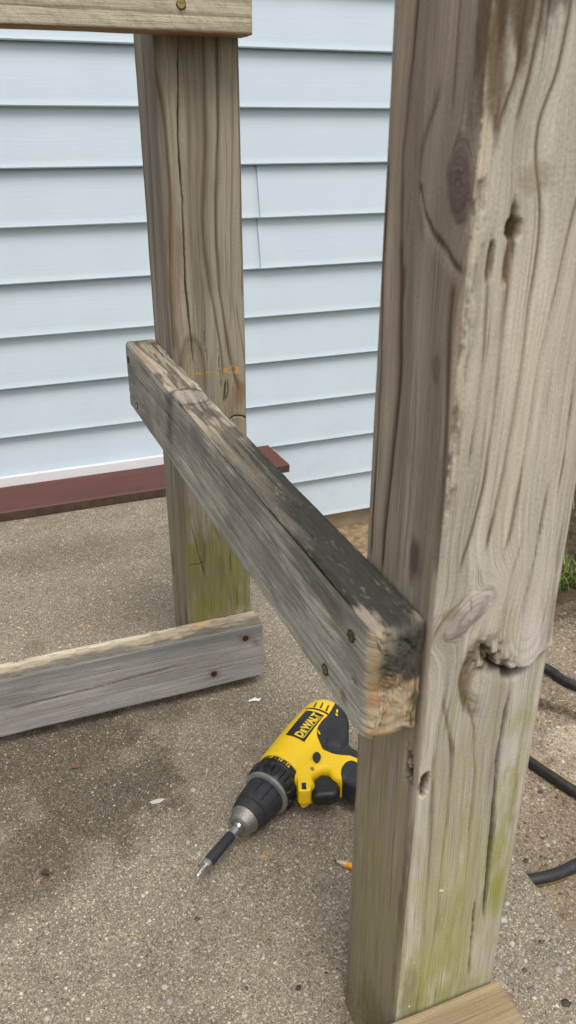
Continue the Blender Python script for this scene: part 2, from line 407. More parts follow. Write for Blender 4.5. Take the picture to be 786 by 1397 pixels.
def lumber(name, O, ep, eq, et, P, Q, L, specs, parent, seed=1, r=.005, da=(.0015,) * 4, dt=.0015, t_lo=None, cap=True, end_round=.0, label=None, caps=None, t0=0., bow=None):
    """A timber: cross-section p in 0..P, q in 0..Q, length t in t0..t0+L (t is the coordinate painters see)."""
    ep, eq, et = map(np.array, (ep, eq, et)); O = np.array(O, float)
    per = []
    W = (P, Q, P, Q)
    for f in range(4):
        n = max(3, int((W[f] - 2 * r) / da[f])); nc = 3 if da[f] > .003 else 6
        a_flat = np.linspace(r, W[f] - r, n)
        th = np.linspace(-math.pi / 4, 0, nc)[:-1]
        a0 = r + r * np.sin(th); ins0 = r - r * np.cos(th)
        th1 = np.linspace(0, math.pi / 4, nc)[1:-1]
        a1 = W[f] - r + r * np.sin(th1); ins1 = r - r * np.cos(th1)
        A = np.concatenate([a0, a_flat, a1]); I = np.concatenate([ins0, 0 * a_flat, ins1]); TH = np.concatenate([th, 0 * a_flat, th1])
        for a, i, th_ in zip(A, I, TH):
            if f == 0: p, q, nx, ny, av = a, i, math.sin(th_), -math.cos(th_), a
            elif f == 1: p, q, nx, ny, av = P - i, a, math.cos(th_), math.sin(th_), a
            elif f == 2: p, q, nx, ny, av = P - a, Q - i, -math.sin(th_), math.cos(th_), P - a
            else: p, q, nx, ny, av = i, Q - a, -math.cos(th_), -math.sin(th_), Q - a
            per.append((f, p, q, nx, ny, av))
    per = np.array(per); npn = len(per)
    T = np.linspace(0, L, max(4, int(L / dt)))
    nt_ = len(T); tt = np.repeat(T[:, None], npn, 1)
    c = np.zeros((nt_, npn, 3)); dsp = np.zeros((nt_, npn)); gr = np.zeros((nt_, npn, 3))
    for f in range(4):
        ix = np.where(per[:, 0] == f)[0]
        av = np.repeat(per[ix, 5][None], nt_, 0)
        cc, dd, uu = paint(av.copy(), tt[:, ix] + t0, W[f], specs.get(f, specs['d']), seed * 101 + f * 7, t0, t0 + L)
        c[:, ix] = cc; dsp[:, ix] = dd; gr[:, ix, 0] = uu + f * .3; gr[:, ix, 1] = tt[:, ix] + seed * 1.7
    # blend colour across the corners
    pp = per[:, 1][None] + (dsp * per[:, 3][None]); qq = per[:, 2][None] + (dsp * per[:, 4][None])
    ers = end_round
    if ers > 0:
        for dist in (T, L - T):
            k = np.clip((ers - dist) / ers, 0, 1); ins = ers * (1 - np.sqrt(np.maximum(0, 1 - k * k * .92)))
            ins = ins[:, None] * (.55 + 1.0 * vn(per[:, 5] * 110, per[:, 0] * 3, seed + 2))[None]
            pp = pp - ins * per[:, 3][None]; qq = qq - ins * per[:, 4][None]
    if bow is not None:
        bp, bq = bow(T); pp = pp + bp[:, None]; qq = qq + bq[:, None]
    V = O + pp[..., None] * ep + qq[..., None] * eq + tt[..., None] * et
    V = V.reshape(-1, 3)
    i = np.arange(nt_ - 1)[:, None] * npn; j = np.arange(npn)[None]; j2 = (j + 1) % npn
    F = np.stack([i + j, i + j2, i + npn + j2, i + npn + j], -1).reshape(-1, 4)
    Vs = [V]; Cs = [c.reshape(-1, 3)]; Gs = [gr.reshape(-1, 3)]; Fs = [F]; base_i = len(V)
    nr = 22 if cap == 'fine' else 5
    for end, (row, tz, sg) in enumerate(((0, 0., -1), (nt_ - 1, L, 1))):
        csp = (caps or {}).get(end)
        if csp and ers > 0:
            rows = np.where(np.abs(T - tz) < ers)[0]
            for r0 in rows:
                kk = float(ss(.62 * ers, .08 * ers, abs(T[r0] - tz))); nn_ = np.clip(kk * 1.6 * (.5 + fbm(pp[r0] * 260, qq[r0] * 260, 77)) , 0, 1)[:, None] if kk < .9 else 1.
                cc_, _ = csp(pp[r0], qq[r0]); Cs[0][r0 * npn:(r0 + 1) * npn] = Cs[0][r0 * npn:(r0 + 1) * npn] * (1 - nn_) + cc_ * nn_
        prev = np.arange(npn) + row * npn
        cp, cq = P / 2, Q / 2
        for k in range(1, nr + 1):
            fr = 1 - k / nr * .985
            p_ = cp + (pp[row] - cp) * fr; q_ = cq + (qq[row] - cq) * fr
            if csp: cc, dd = csp(p_, q_)
            else:
                rr = np.sqrt((p_ + .02) ** 2 + (q_ - .02) ** 2); m_ = .5 + .5 * np.sin(rr * 1400)
                cc = np.array(specs['d']['base'])[None] * (.62 + .25 * m_[:, None] + .4 * (fbm(p_ * 200, q_ * 200, seed)[:, None] - .5)); dd = 0 * p_
            dd = dd * min(1, k / 3)
            v = O + p_[:, None] * ep + q_[:, None] * eq + (tz + sg * dd)[:, None] * et
            Vs.append(v); Cs.append(np.clip(cc, .004, .95)); Gs.append(np.stack([p_ + 2.1, q_, 0 * p_], -1))
            cur = base_i + np.arange(npn); base_i += npn
            a_, b_ = prev, np.roll(prev, -1); c_, d_ = np.roll(cur, -1), cur
            f_ = np.stack([a_, d_, c_, b_] if sg < 0 else [a_, b_, c_, d_], -1)
            Fs.append(f_); prev = cur
        # close the tiny centre
        Vs.append(Vs[-1].mean(0)[None]); Cs.append(Cs[-1].mean(0)[None]); Gs.append(Gs[-1].mean(0)[None]); ci = base_i; base_i += 1
        a_, b_ = prev[0::2], np.roll(prev, -1)[0::2]
        b2 = np.roll(prev, -2)[0::2] if npn % 2 == 0 else None
        if b2 is None:
            a_ = prev[:-1:2]; b_ = prev[1::2]; b2 = np.roll(prev, -2)[:-1:2]
        f_ = np.stack([np.full(len(a_), ci), a_, b_, b2] if sg > 0 else [np.full(len(a_), ci), b2, b_, a_], -1); Fs.append(f_)
    V = np.concatenate(Vs); F = np.concatenate(Fs)
    if np.dot(np.cross(ep, eq), et) < 0: F = F[:, ::-1]
    me = mesh_np(name, V, np.ascontiguousarray(F), True, np.concatenate(Cs), np.concatenate(Gs))
    o = link(name, me, M['wood'], parent)
    if label: o['label'] = label
    return o

# colours (albedo)
GREY = lin(150, 141, 130); TAN = lin(176, 162, 142); PALE = lin(190, 178, 160); BROWN = lin(104, 84, 64); DK = lin(78, 66, 54)
PURP = lin(132, 118, 112); GREEN = lin(128, 128, 52); OLIVE = lin(132, 124, 84); BLACKISH = lin(58, 57, 54); MOSS = lin(70, 74, 44)
ORANGE = lin(176, 134, 88); CHALK = lin(222, 152, 60)

XN, YN, DN = .2251, .3393, .0905
XF, YF, DF = .2161, .9267, .0920
ZR, HR, TR = .4768, .0841, .0389

bench = empty('workbench_frame', (0.2, .6, 0), 'weathered grey timber frame of two thick posts joined by screwed-on rails, standing on the concrete', 'workbench')
bench_inv = Vector((-.2, -.6, 0))
BO = np.array([.2, .6, 0])

# ---- near post ----
def near_front(a, t, u, col, disp, seed):
    lip = table2([(.0150, .4440), (.0223, .4475), (.0291, .4530), (.0345, .4540), (.0410, .4485), (.0460, .4390), (.0507, .4335), (.0560, .4295), (.0614, .4278), (.0675, .4268), (.0735, .4282), (.0800, .4325), (.0862, .4375), (.0910, .44)])
    L = lip(a) + .0046 * (fbm(a * 150, 0 * a, seed + 71, 4) - .5) + .0012 * (vn(a * 900, 0 * a, 5) - .5)
    d = t - L
    on = ss(.034, .044, a) * (1 - ss(.088, .0915, a))
    bul = ss(.0, .0022, d) * np.exp(-np.clip(d, 0, 1) / .022)
    disp = disp + on * .0040 * bul
    cav = ss(.0006, -.0010, d) * np.exp(-np.clip(-d, 0, 1) / .0030) * (.55 + 1.2 * fbm(a * 260, t * 150, seed + 72, 4))
    wgt = np.exp(-((a - .060) / .022) ** 2) + .25
    disp = disp - on * .0070 * cav * wgt
    k = np.clip(on * cav * wgt * 1.5, 0, .95)[..., None]; col = col * (1 - k) + lin(58, 46, 34) * k
    # rough bark patch beside the knots
    rb = np.exp(-(((a - .040) / .011) ** 2 + ((t - .443) / .011) ** 2))
    nb = fbm(a * 260, t * 160, seed + 73, 4)
    disp = disp - rb * .0060 * ss(.4, .75, nb)
    k = np.clip(rb * ss(.36, .56, nb) * 1.2, 0, .88)[..., None]; col = col * (1 - k) + lin(70, 56, 40) * k
    # dark hole under the lip
    h = np.exp(-(((a - .0635) / .0062) ** 2 + ((t - .4235) / .0046) ** 2) ** 1.5)
    disp = disp - .009 * h; k = np.clip(h, 0, .95)[..., None]; col = col * (1 - k) + lin(46, 40, 36) * k
    nb = fbm(a * 420, t * 300, seed + 99, 3); k = (np.exp(-(((a - .052) / .010) ** 2 + ((t - .4335) / .0045) ** 2)) * ss(.38, .6, nb) * .9)[..., None]; col = col * (1 - k) + lin(64, 50, 36) * k; disp = disp - .004 * k[..., 0]
    for i, (f_, s_) in enumerate(((1.05, .45), (.84, .28), (.62, .30), (.40, .22))):
        x = (a - .0690) / (.0180 * f_); y = (t - .4640) / (.0380 * f_); rho = np.sqrt(x * x + y * y) + .10 * (fbm(a * 120, t * 60, seed + 33) - .5)
        k = (np.exp(-((rho - 1) / .055) ** 2) * ss(.75, .1, y) * ss(-.001, .003, d) * s_ * (.4 + fbm(a * 200, t * 90, i)))[..., None]; k = np.clip(k, 0, .7); col = col * (1 - k) + lin(118, 98, 84) * k
    # white chip on its rim
    k = np.exp(-(((a - .0668) / .0022) ** 2 + ((t - .4272) / .0012) ** 2))[..., None]; col = col * (1 - k * .8) + lin(215, 205, 190) * k * .8
    # curled grain to the lower left of the lip
    for i in range(7):
        ra = .0095 + i * .0014
        x = (a - (.0405 + i * .0002)) / ra; y = (t - .4295) / (ra * 1.9); rho = np.sqrt(x * x + y * y)
        k = np.exp(-((rho - 1) / (.07)) ** 2) * ss(.006, -.004, a - .0405) * ss(.004, -.002, d) * (.42 + .16 * (i % 3)) * (.3 + vn(a * 200, t * 200, i))
        k = np.clip(k, 0, .8)[..., None]; col = col * (1 - k) + lin(98, 82, 64) * k
        disp = disp - .0005 * k[..., 0]
    # torn grooves higher up
    for (ga, gt, gw, gl, dp) in ((.0236, .6890, .0024, .0200, .0045), (.0128, .6815, .0020, .0095, .0035), (.0238, .6965, .0048, .0055, .004)):
        h = ss(1.5, .3, ((a - ga + .0016 * (vn(t * 120, 0 * t, seed) - .5)) / gw) ** 2 + (np.abs(t - gt) / gl) ** 3 + 1.5 * (fbm(a * 520, t * 90, seed + 6) - .5)) * (.6 + .6 * fbm(a * 700, t * 60, seed + 7))
        disp = disp - dp * h; k = np.clip(h * 1.05, 0, .9)[..., None]; col = col * (1 - k) + lin(92, 74, 50) * k
    # splintered corner band
    cb = ss(.0125, .0, a) * ss(.52, .56, t) * (1 - ss(.74, .77, t)); nb = fbm(a * 330, t * 70, seed + 90, 4)
    disp = disp - .0022 * cb * ss(.45, .7, nb); k = (cb * ss(.45, .68, nb) * .62)[..., None]; col = col * (1 - k) + lin(112, 94, 70) * k
    k = (cb * ss(.52, .36, nb) * .5)[..., None]; col = col * (1 - k) + lin(196, 180, 154) * k
    # worm hole on the corner
    nb = fbm(a * 400, t * 200, seed + 95); rr_ = ((a - .0052 - .10 * (t - .348)) / .0030) ** 2 + ((t - .3480) / .0110) ** 2 + 2.2 * (fbm(a * 500, t * 260, seed + 96) - .5); h = ss(1.25, .6, rr_)
    disp = disp - .0060 * h; k = np.clip(h * 1.1, 0, .93)[..., None]; col = col * (1 - k) + lin(66, 46, 30) * k * (.6 + .8 * nb[..., None])
    # saw dust flecks
    for (fa, ft, fr) in ((.0285, .2374, .0016), (.0306, .2366, .0010), (.0322, .2050, .0008), (.0120, .1136, .0013), (.0121, .166, .0008)):
        k = ss(.55, .25, np.sqrt(((a - fa) / fr) ** 2 + ((t - ft) / fr) ** 2) * .35 + .25 * vn(a * 1500, t * 1500, 3))[..., None]
        col = col * (1 - k * .85) + lin(226, 205, 150) * k * .85; disp = disp + .0006 * k[..., 0]
    return col, disp, u
def table2(pts):
    X = np.linspace(pts[0][0], pts[-1][0], 400); Y = np.interp(X, [p[0] for p in pts], [p[1] for p in pts])
    ker = np.hanning(17); ker /= ker.sum(); Y = np.convolve(np.pad(Y, 8, mode='edge'), ker, 'valid')
    return lambda a: np.interp(a, X, Y)

LB = lin(90, 70, 50)
nf = dict(base=lin(186, 178, 165), alt=lin(164, 155, 141), contrast=.9, rings=.10, ringf=160, lines=[
    ([(.0175, .80), (.0168, .7752), (.0162, .7612), (.0117, .7488), (.0098, .7425)], .0010, .8, LB),
    ([(.0265, .80), (.0248, .7764), (.0235, .7634), (.0206, .7499), (.0192, .7457)], .0012, .85, LB),
    ([(.0412, .80), (.0394, .7769), (.0379, .7616), (.0333, .7511), (.0307, .7404), (.0312, .7283), (.0364, .7123), (.0392, .6990), (.0393, .6782), (.0388, .6616), (.0393, .6390), (.0390, .6143), (.0383, .6085), (.0378, .5824), (.0365, .5665), (.0342, .5435), (.0312, .5250)], .0011, .85, LB),
    ([(.0243, .68), (.0245, .6690), (.0247, .6561), (.0250, .6375), (.0253, .6290), (.0253, .6041), (.0250, .5731), (.0237, .5554), (.0201, .5341), (.0152, .5140)], .0012, .85, LB),
    ([(.0115, .6907), (.0129, .6697), (.0152, .6370), (.0152, .6215), (.0148, .6023), (.0137, .5811)], .0009, .7, LB),
    ([(.0640, .76), (.0625, .735), (.0590, .7091), (.0565, .6922), (.0548, .6709), (.0530, .6540), (.0497, .6280), (.0488, .6043), (.0493, .5824), (.0486, .5563), (.0470, .5308), (.0443, .5171)], .0010, .65, LB),
    ([(.0760, .66), (.0750, .6243), (.0755, .6012), (.0774, .5685), (.0770, .5551)], .0006, .7, LB),
    ([(.0126, .4142), (.0197, .3910), (.0261, .3669)], .0011, .55, LB),
    ([(.0162, .4011), (.0220, .3780), (.0247, .3657), (.0258, .3355), (.0266, .2936), (.0270, .2600), (.0280, .2037), (.0255, .1413)], .0011, .75, lin(96, 84, 60)),
    ([(.0314, .4086), (.0385, .3887), (.0430, .3565), (.0450, .3474), (.0462, .3110), (.0481, .2669), (.0499, .2309), (.0507, .1934)], .0011, .7, lin(98, 86, 62)),
    ([(.0104, .3705), (.0143, .3057), (.0163, .2593), (.0180, .2088), (.0189, .1901), (.019, .12)], .0012, .65, lin(98, 86, 62)),
    ([(.078, .42), (.0800, .37), (.0810, .30)], .0012, .3, LB),
    ([(.0345, .4480), (.0265, .4430), (.0238, .4340), (.0230, .4276), (.0248, .4200), (.0290, .4105)], .0016, .95, lin(92, 76, 56)),
    ([(.0345, .4450), (.0290, .4400), (.0265, .4330), (.0260, .4276), (.0270, .4200), (.0292, .4125)], .0011, .8, lin(104, 88, 66)),
    ([(.0360, .4400), (.0310, .4350), (.0290, .4290), (.0288, .4200), (.0298, .4145)], .0009, .6, lin(112, 96, 74)),
    ([(.0560, .5200), (.0510, .4950), (.0490, .4700), (.0470, .4560)], .0009, .5, LB), ([(.0840, .52), (.0850, .49), (.0865, .46), (.0855, .445)], .0010, .45, LB), ([(.0760, .52), (.0770, .49), (.0775, .465)], .0006, .35, LB),
    ([(.0020, .468), (.0060, .478), (.0130, .4845), (.0230, .489)], .0016, .75, lin(116, 100, 70)),
    ([(.0560, .42), (.0568, .38), (.0585, .33)], .0040, .42, lin(128, 112, 98)),
    ([(.0612, .36), (.0632, .30), (.0660, .26)], .0036, .50, lin(122, 106, 96)),
    ],
    blots=[(.0160, .795, .020, .034, lin(72, 54, 34), .9), (.036, .800, .022, .016, lin(72, 56, 38), .75), (.0075, .762, .009, .036, lin(84, 64, 42), .8), (.075, .795, .030, .012, lin(84, 68, 48), .65),
           (.0330, .720, .011, .009, lin(120, 96, 64), .40), (.045, .62, .05, .08, lin(190, 178, 164), .45), (.055, .48, .04, .05, lin(188, 176, 162), .4), (.0700, .4480, .0150, .030, lin(190, 180, 174), .85, .8), (.0520, .4550, .009, .025, lin(168, 152, 134), .4), (.0290, .4300, .0065, .0190, lin(132, 114, 90), .55, .9), (.0430, .4380, .0070, .009, lin(96, 80, 60), .7, .7), (.0160, .4650, .009, .02, lin(150, 138, 130), .5), (.012, .4800, .012, .006, lin(118, 104, 72), .55),
           (.045, .20, .080, .24, lin(160, 153, 116), .9, .9), (.0775, .29, .012, .075, lin(134, 136, 48), .90, 1.3), (.0800, .21, .013, .06, lin(134, 136, 48), .90, 1.3), (.0200, .125, .020, .085, lin(134, 136, 50), .85, 1.4),
           (.043, .165, .028, .09, lin(138, 140, 62), .75, 1.4), (.062, .11, .03, .03, lin(120, 124, 62), .55, 1.0), (.0780, .385, .012, .02, lin(146, 146, 92), .55, 1.0),
           (.0290, .4115, .0028, .0035, lin(92, 110, 24), .9), (.012, .12, .012, .06, lin(112, 104, 76), .6)],
    knots=[(.0245, .4774, .0085, .0205, -math.radians(46), lin(152, 138, 134), .72, .0022),
           ],
    cracks=[([(.0692, .5564), (.0692, .5338), (.0682, .5124), (.0674, .5000), (.0663, .4919), (.0644, .4736), (.0638, .4584)], .0007, .007, .95),
            ([(.0638, .4100), (.0634, .4035), (.0629, .3868), (.0622, .3600), (.0620, .3531), (.0651, .3063), (.0678, .2693), (.0701, .2247), (.0715, .2000), (.0728, .1759)], .0011, .012, .97),
            ([(.0608, .2180), (.0621, .1873), (.0634, .1552), (.0660, .1107)], .0007, .006, .95),
            ([(.0245, .49), (.0250, .478), (.0225, .468)], .0003, .0015, .5)],
    custom=near_front)

def near_left(a, t, u, col, disp, seed):
    # rounded scar below the side knot
    arc = table2([(.004, .6770), (.0106, .6788), (.0189, .6851), (.0323, .6910), (.0420, .700), (.048, .712)])
    d = t - arc(a); on = ss(.002, .008, a) * (1 - ss(.046, .053, a)); nb = fbm(a * 300, t * 120, seed + 3, 3)
    k = np.clip(on * np.exp(-(d / .0022) ** 2) * (.3 + nb), 0, .85)[..., None]
    col = col * (1 - k) + lin(86, 70, 52) * k; disp = disp - .0022 * k[..., 0]
    k = np.clip(on * np.exp(-((d + .006) / .0028) ** 2) * nb * .5, 0, .7)[..., None]; col = col * (1 - k) + lin(178, 160, 138) * k
    for (ca, ct, wa, wt) in ((.0138, .3560, .0032, .0145), (.0090, .352, .0018, .008)):
        h = np.exp(-(((a - ca + .003 * (vn(t * 160, 0 * t, 5) - .5)) / wa) ** 4 + ((t - ct) / wt) ** 4)); nn = fbm(a * 500, t * 260, seed + 7)
        disp = disp - .005 * h * ss(.3, .6, nn); k = np.clip(h * ss(.3, .55, nn), 0, .92)[..., None]; col = col * (1 - k) + lin(60, 42, 28) * k
    k = (ss(.006, .0, a) * ss(.30, .26, t) * .35)[..., None]; col = col * (1 - k) + lin(150, 142, 120) * k
    # scuffed pale base
    nn = fbm((a + t) * 500, (a - t) * 90, seed + 8); k = (ss(.10, .02, t) * ss(.5, .75, nn) * .5)[..., None]; col = col * (1 - k) + lin(170, 158, 128) * k
    return col, disp, u
LN = lin(72, 57, 44)
nl = dict(tone=(.86, .87, .86), base=lin(160, 146, 130), alt=lin(134, 121, 108), contrast=1.0, rings=.12, ringf=150, lines=[
    ([(.0618, .80), (.0635, .7716), (.0659, .7603), (.0666, .7449), (.0690, .7264), (.0675, .7033), (.0635, .6740), (.0611, .6603), (.0589, .6317), (.0568, .6169), (.0575, .5841), (.0600, .5519), (.0631, .5173), (.0647, .4830)], .0020, .95, LN),
    ([(.0367, .7537), (.0460, .7390), (.0494, .7270), (.0508, .7097), (.0470, .6998), (.044, .692)], .0026, .65, LN),
    ([(.0243, .80), (.0240, .7713), (.0243, .7534)], .0009, .6, LN),
    ([(.0100, .6707), (.0095, .6500), (.0066, .6182), (.0045, .5938), (.0032, .5713), (.0028, .5452), (.0028, .5121)], .0022, .70, LN),
    ([(.0845, .72), (.0841, .6710), (.0806, .6109), (.0797, .5679), (.0808, .5248), (.0806, .4851)], .0015, .85, LN),
    ([(.0649, .40), (.0649, .3232), (.0648, .2792), (.0620, .1980), (.0610, .1429), (.061, .02)], .0010, .60, lin(98, 84, 62)),
    ([(.0849, .40), (.0845, .2741), (.0820, .1471), (.082, .02)], .0011, .55, lin(98, 84, 62)),
    ([(.0268, .3556), (.0242, .3051), (.0225, .2170), (.0230, .1770)], .0005, .75, lin(80, 68, 50)),
    ([(.0419, .3380), (.0400, .26), (.0350, .1832), (.0340, .1322), (.034, .03)], .0006, .65, lin(86, 74, 54)),
    ([(.040, .62), (.036, .58), (.038, .50)], .0007, .35, LN)],
    blots=[(.0045, .785, .010, .055, lin(80, 60, 40), .75), (.0604, .6640, .0045, .014, lin(92, 62, 40), .8), (.0255, .5074, .013, .022, lin(76, 62, 52), .85, .9), (.0197, .6267, .006, .011, lin(96, 70, 54), .55),
           (.030, .57, .03, .04, lin(126, 112, 104), .5, .9), (.070, .73, .02, .05, lin(140, 124, 104), .4), (.040, .71, .03, .06, lin(134, 128, 110), .5, .9),
           (.045, .15, .09, .25, lin(146, 137, 102), .95, .9), (.0045, .235, .010, .12, lin(98, 88, 66), .75, .9), (.03, .05, .05, .05, lin(128, 114, 78), .6), (.020, .3, .01, .05, lin(150, 140, 112), .5)],
    knots=[(.0125, .7170, .0105, .0185, math.radians(-4), lin(108, 92, 88), .85, .0010)],
    cracks=[([(.0484, .0613), (.0462, .057), (.0448, .0517)], .0007, .005), ([(.020, .7170), (.012, .7195), (.003, .7215)], .0003, .001, .4)],
    custom=near_left)
plain = dict(base=lin(150, 138, 120), alt=lin(128, 118, 104), rings=.35, ringf=90, blots=[(.045, .12, .08, .15, OLIVE, .5)])
lumber('post', np.array([XN, YN, .0]) - BO, (1, 0, 0), (0, 1, 0), (0, 0, 1), DN + .002, DN, .912, {0: nf, 3: nl, 'd': plain}, bench, 3, .0060, (.0008, .004, .004, .0008), .00085, label='nearer post, pale tan front face with a large double knot halfway up')

# ---- far post ----
def far_front(a, t, u, col, disp, seed):
    # orange chalk scribble
    y0 = np.interp(a, [.026, .037, .055, .067, .0795, .082], [.4698, .4680, .4655, .4690, .4680, .467])
    wdt = np.interp(a, [.024, .045, .060, .075, .083], [.0022, .0022, .0030, .0062, .0050])
    dots = fbm(a * 420, t * 420, seed + 4, 3)
    k = ss(1.2, .5, np.abs(t - y0) / wdt) * ss(.46, .60, dots) * ss(.022, .028, a) * (1 - ss(.081, .085, a))
    k = (k * .9)[..., None]; col = col * (1 - k) + CHALK * k
    # dark curved check below it
    arc = np.interp(a, [.066, .070, .0755, .0854, .0929], [.400, .4060, .4085, .4070, .4020])
    d = t - arc - .0007 * vn(a * 300, 0 * a, 3)
    k = np.exp(-(d / .0007) ** 2) * ss(.066, .070, a); disp = disp - .005 * k; k = np.clip(k, 0, .9)[..., None]; col = col * (1 - k) + lin(40, 30, 22) * k
    arc = .2055 + .0006 * np.sin(a * 600); k = .7 * np.exp(-((t - arc) / .0004) ** 2) * ss(.003, .007, a) * (1 - ss(.024, .028, a))
    disp = disp - .003 * k; k = np.clip(k, 0, .8)[..., None]; col = col * (1 - k) + lin(50, 44, 26) * k
    # arched cathedral grain
    for i, (ra, s) in enumerate(((.0150, .75), (.0115, .35), (.0070, .25))):
        x = (a - .0240) / ra; y = (t - .465) / (.046 * ra / .015)
        rho = np.sqrt(x * x + np.where(y > 0, y * y, 0 * y)); k = np.exp(-((rho - 1) / .13) ** 2) * ss(-.9, .0, y) * s * (.6 + .6 * vn(a * 200, t * 60, i))
        k = np.clip(k, 0, .8)[..., None]; col = col * (1 - k) + lin(98, 80, 60) * k
    return col, disp, u
LF = lin(94, 76, 58)
ff = dict(tone=(.84, .85, .84), base=lin(154, 145, 128), alt=lin(128, 119, 103), contrast=.9, rings=.16, ringf=170, lines=[
    ([(-.0004, .7921), (.0049, .7661), (.0068, .7425), (.0078, .7100), (.0075, .66), (.0055, .6183), (.0030, .5839), (.0020, .5391), (.0025, .5018)], .0022, .75, LF),
    ([(.0530, .83), (.0517, .7586), (.0507, .7179), (.0440, .6507), (.0450, .6079), (.0495, .5721), (.0555, .5292), (.0601, .4944), (.0611, .4667)], .0020, .65, LF),
    ([(.0679, .83), (.0660, .7425), (.0600, .6668), (.0592, .6159), (.0617, .5622), (.0669, .5150), (.0717, .4795), (.0810, .4444)], .0020, .75, LF),
    ([(.0900, .83), (.0895, .6659), (.0893, .5603)], .0010, .6, LF),
    ([(.0817, .5422), (.0867, .5036), (.0911, .4736)], .0012, .55, LF),
    ([(.0845, .8215), (.0831, .7426), (.0770, .6325), (.0735, .5243)], .0010, .35, LF),
    ([(.036, .83), (.034, .76), (.031, .68), (.030, .60), (.034, .52)], .0010, .25, LF)],
    blots=[(.030, .845, .06, .045, lin(104, 84, 62), .6, .9), (.0838, .4372, .012, .020, lin(124, 82, 58), .6), (.010, .60, .012, .12, lin(112, 90, 66), .4),
           (.046, .185, .085, .115, lin(122, 117, 74), 1.0, .5), (.015, .22, .016, .045, lin(126, 126, 60), .5, 1.3), (.066, .165, .016, .05, lin(126, 126, 60), .5, 1.3), (.030, .12, .035, .035, lin(124, 118, 60), .6),
           (.085, .15, .010, .05, lin(108, 114, 58), .45, 1.2), (.0255, .225, .007, .045, lin(98, 88, 56), .45), (.0500, .185, .006, .035, lin(104, 84, 56), .5), (.060, .42, .05, .03, lin(150, 130, 104), .3)],
    cracks=[([(.0272, .8257), (.0238, .7741), (.0213, .7263), (.0221, .6931), (.0224, .6678), (.0222, .6261), (.0206, .5739), (.0233, .5281), (.0247, .4996), (.0252, .4704)], .0007, .009, .9),
            ([(.0093, .2749), (.0208, .2131), (.0289, .1737)], .0004, .004, .7), ([(.0443, .2559), (.0494, .2335)], .0004, .003, .6), ([(.0629, .2178), (.0634, .1685)], .0004, .003, .6), ([(.0712, .1668), (.0703, .1204)], .0004, .004, .7),
            ([(.0656, .4560), (.0640, .440), (.0617, .4260)], .0010, .007), ([(.068, .455), (.0685, .440), (.063, .427)], .0007, .004), ([(.040, .52), (.043, .48)], .0004, .003), ([(.056, .50), (.060, .44)], .0004, .003)],
    custom=far_front)
fl = dict(tone=(.84, .85, .84), base=lin(156, 144, 128), alt=lin(128, 117, 104), contrast=1.1, rings=.25, ringf=120, lines=[
    ([(.0503, .83), (.0434, .7751), (.0463, .6913), (.0560, .6291), (.0600, .5409)], .0030, .55, lin(98, 88, 78)),
    ([(.085, .83), (.084, .6), (.083, .45)], .0018, .75, lin(70, 60, 54)), ([(.016, .83), (.014, .70), (.018, .55)], .0022, .5, lin(104, 84, 62)),
    ([(.07, .3), (.066, .1)], .0018, .4, lin(90, 80, 62))],
    blots=[(.045, .2, .08, .17, lin(134, 126, 98), .85, 1.), (.008, .22, .010, .10, lin(138, 108, 74), .5), (.075, .18, .006, .03, lin(80, 64, 48), .7), (.012, .12, .012, .03, lin(88, 76, 58), .7)], cracks=[([(.083, .30), (.084, .22)], .0008, .004)])
lumber('post', np.array([XF, YF, .0088]) - BO, (1, 0, 0), (0, 1, 0), (0, 0, 1), DF, DF, .905, {0: ff, 3: fl, 'd': plain}, bench, 7, .0030, (.0008, .004, .004, .0016), .0010, t0=.0088, label='farther post, green with algae below and cracked above')

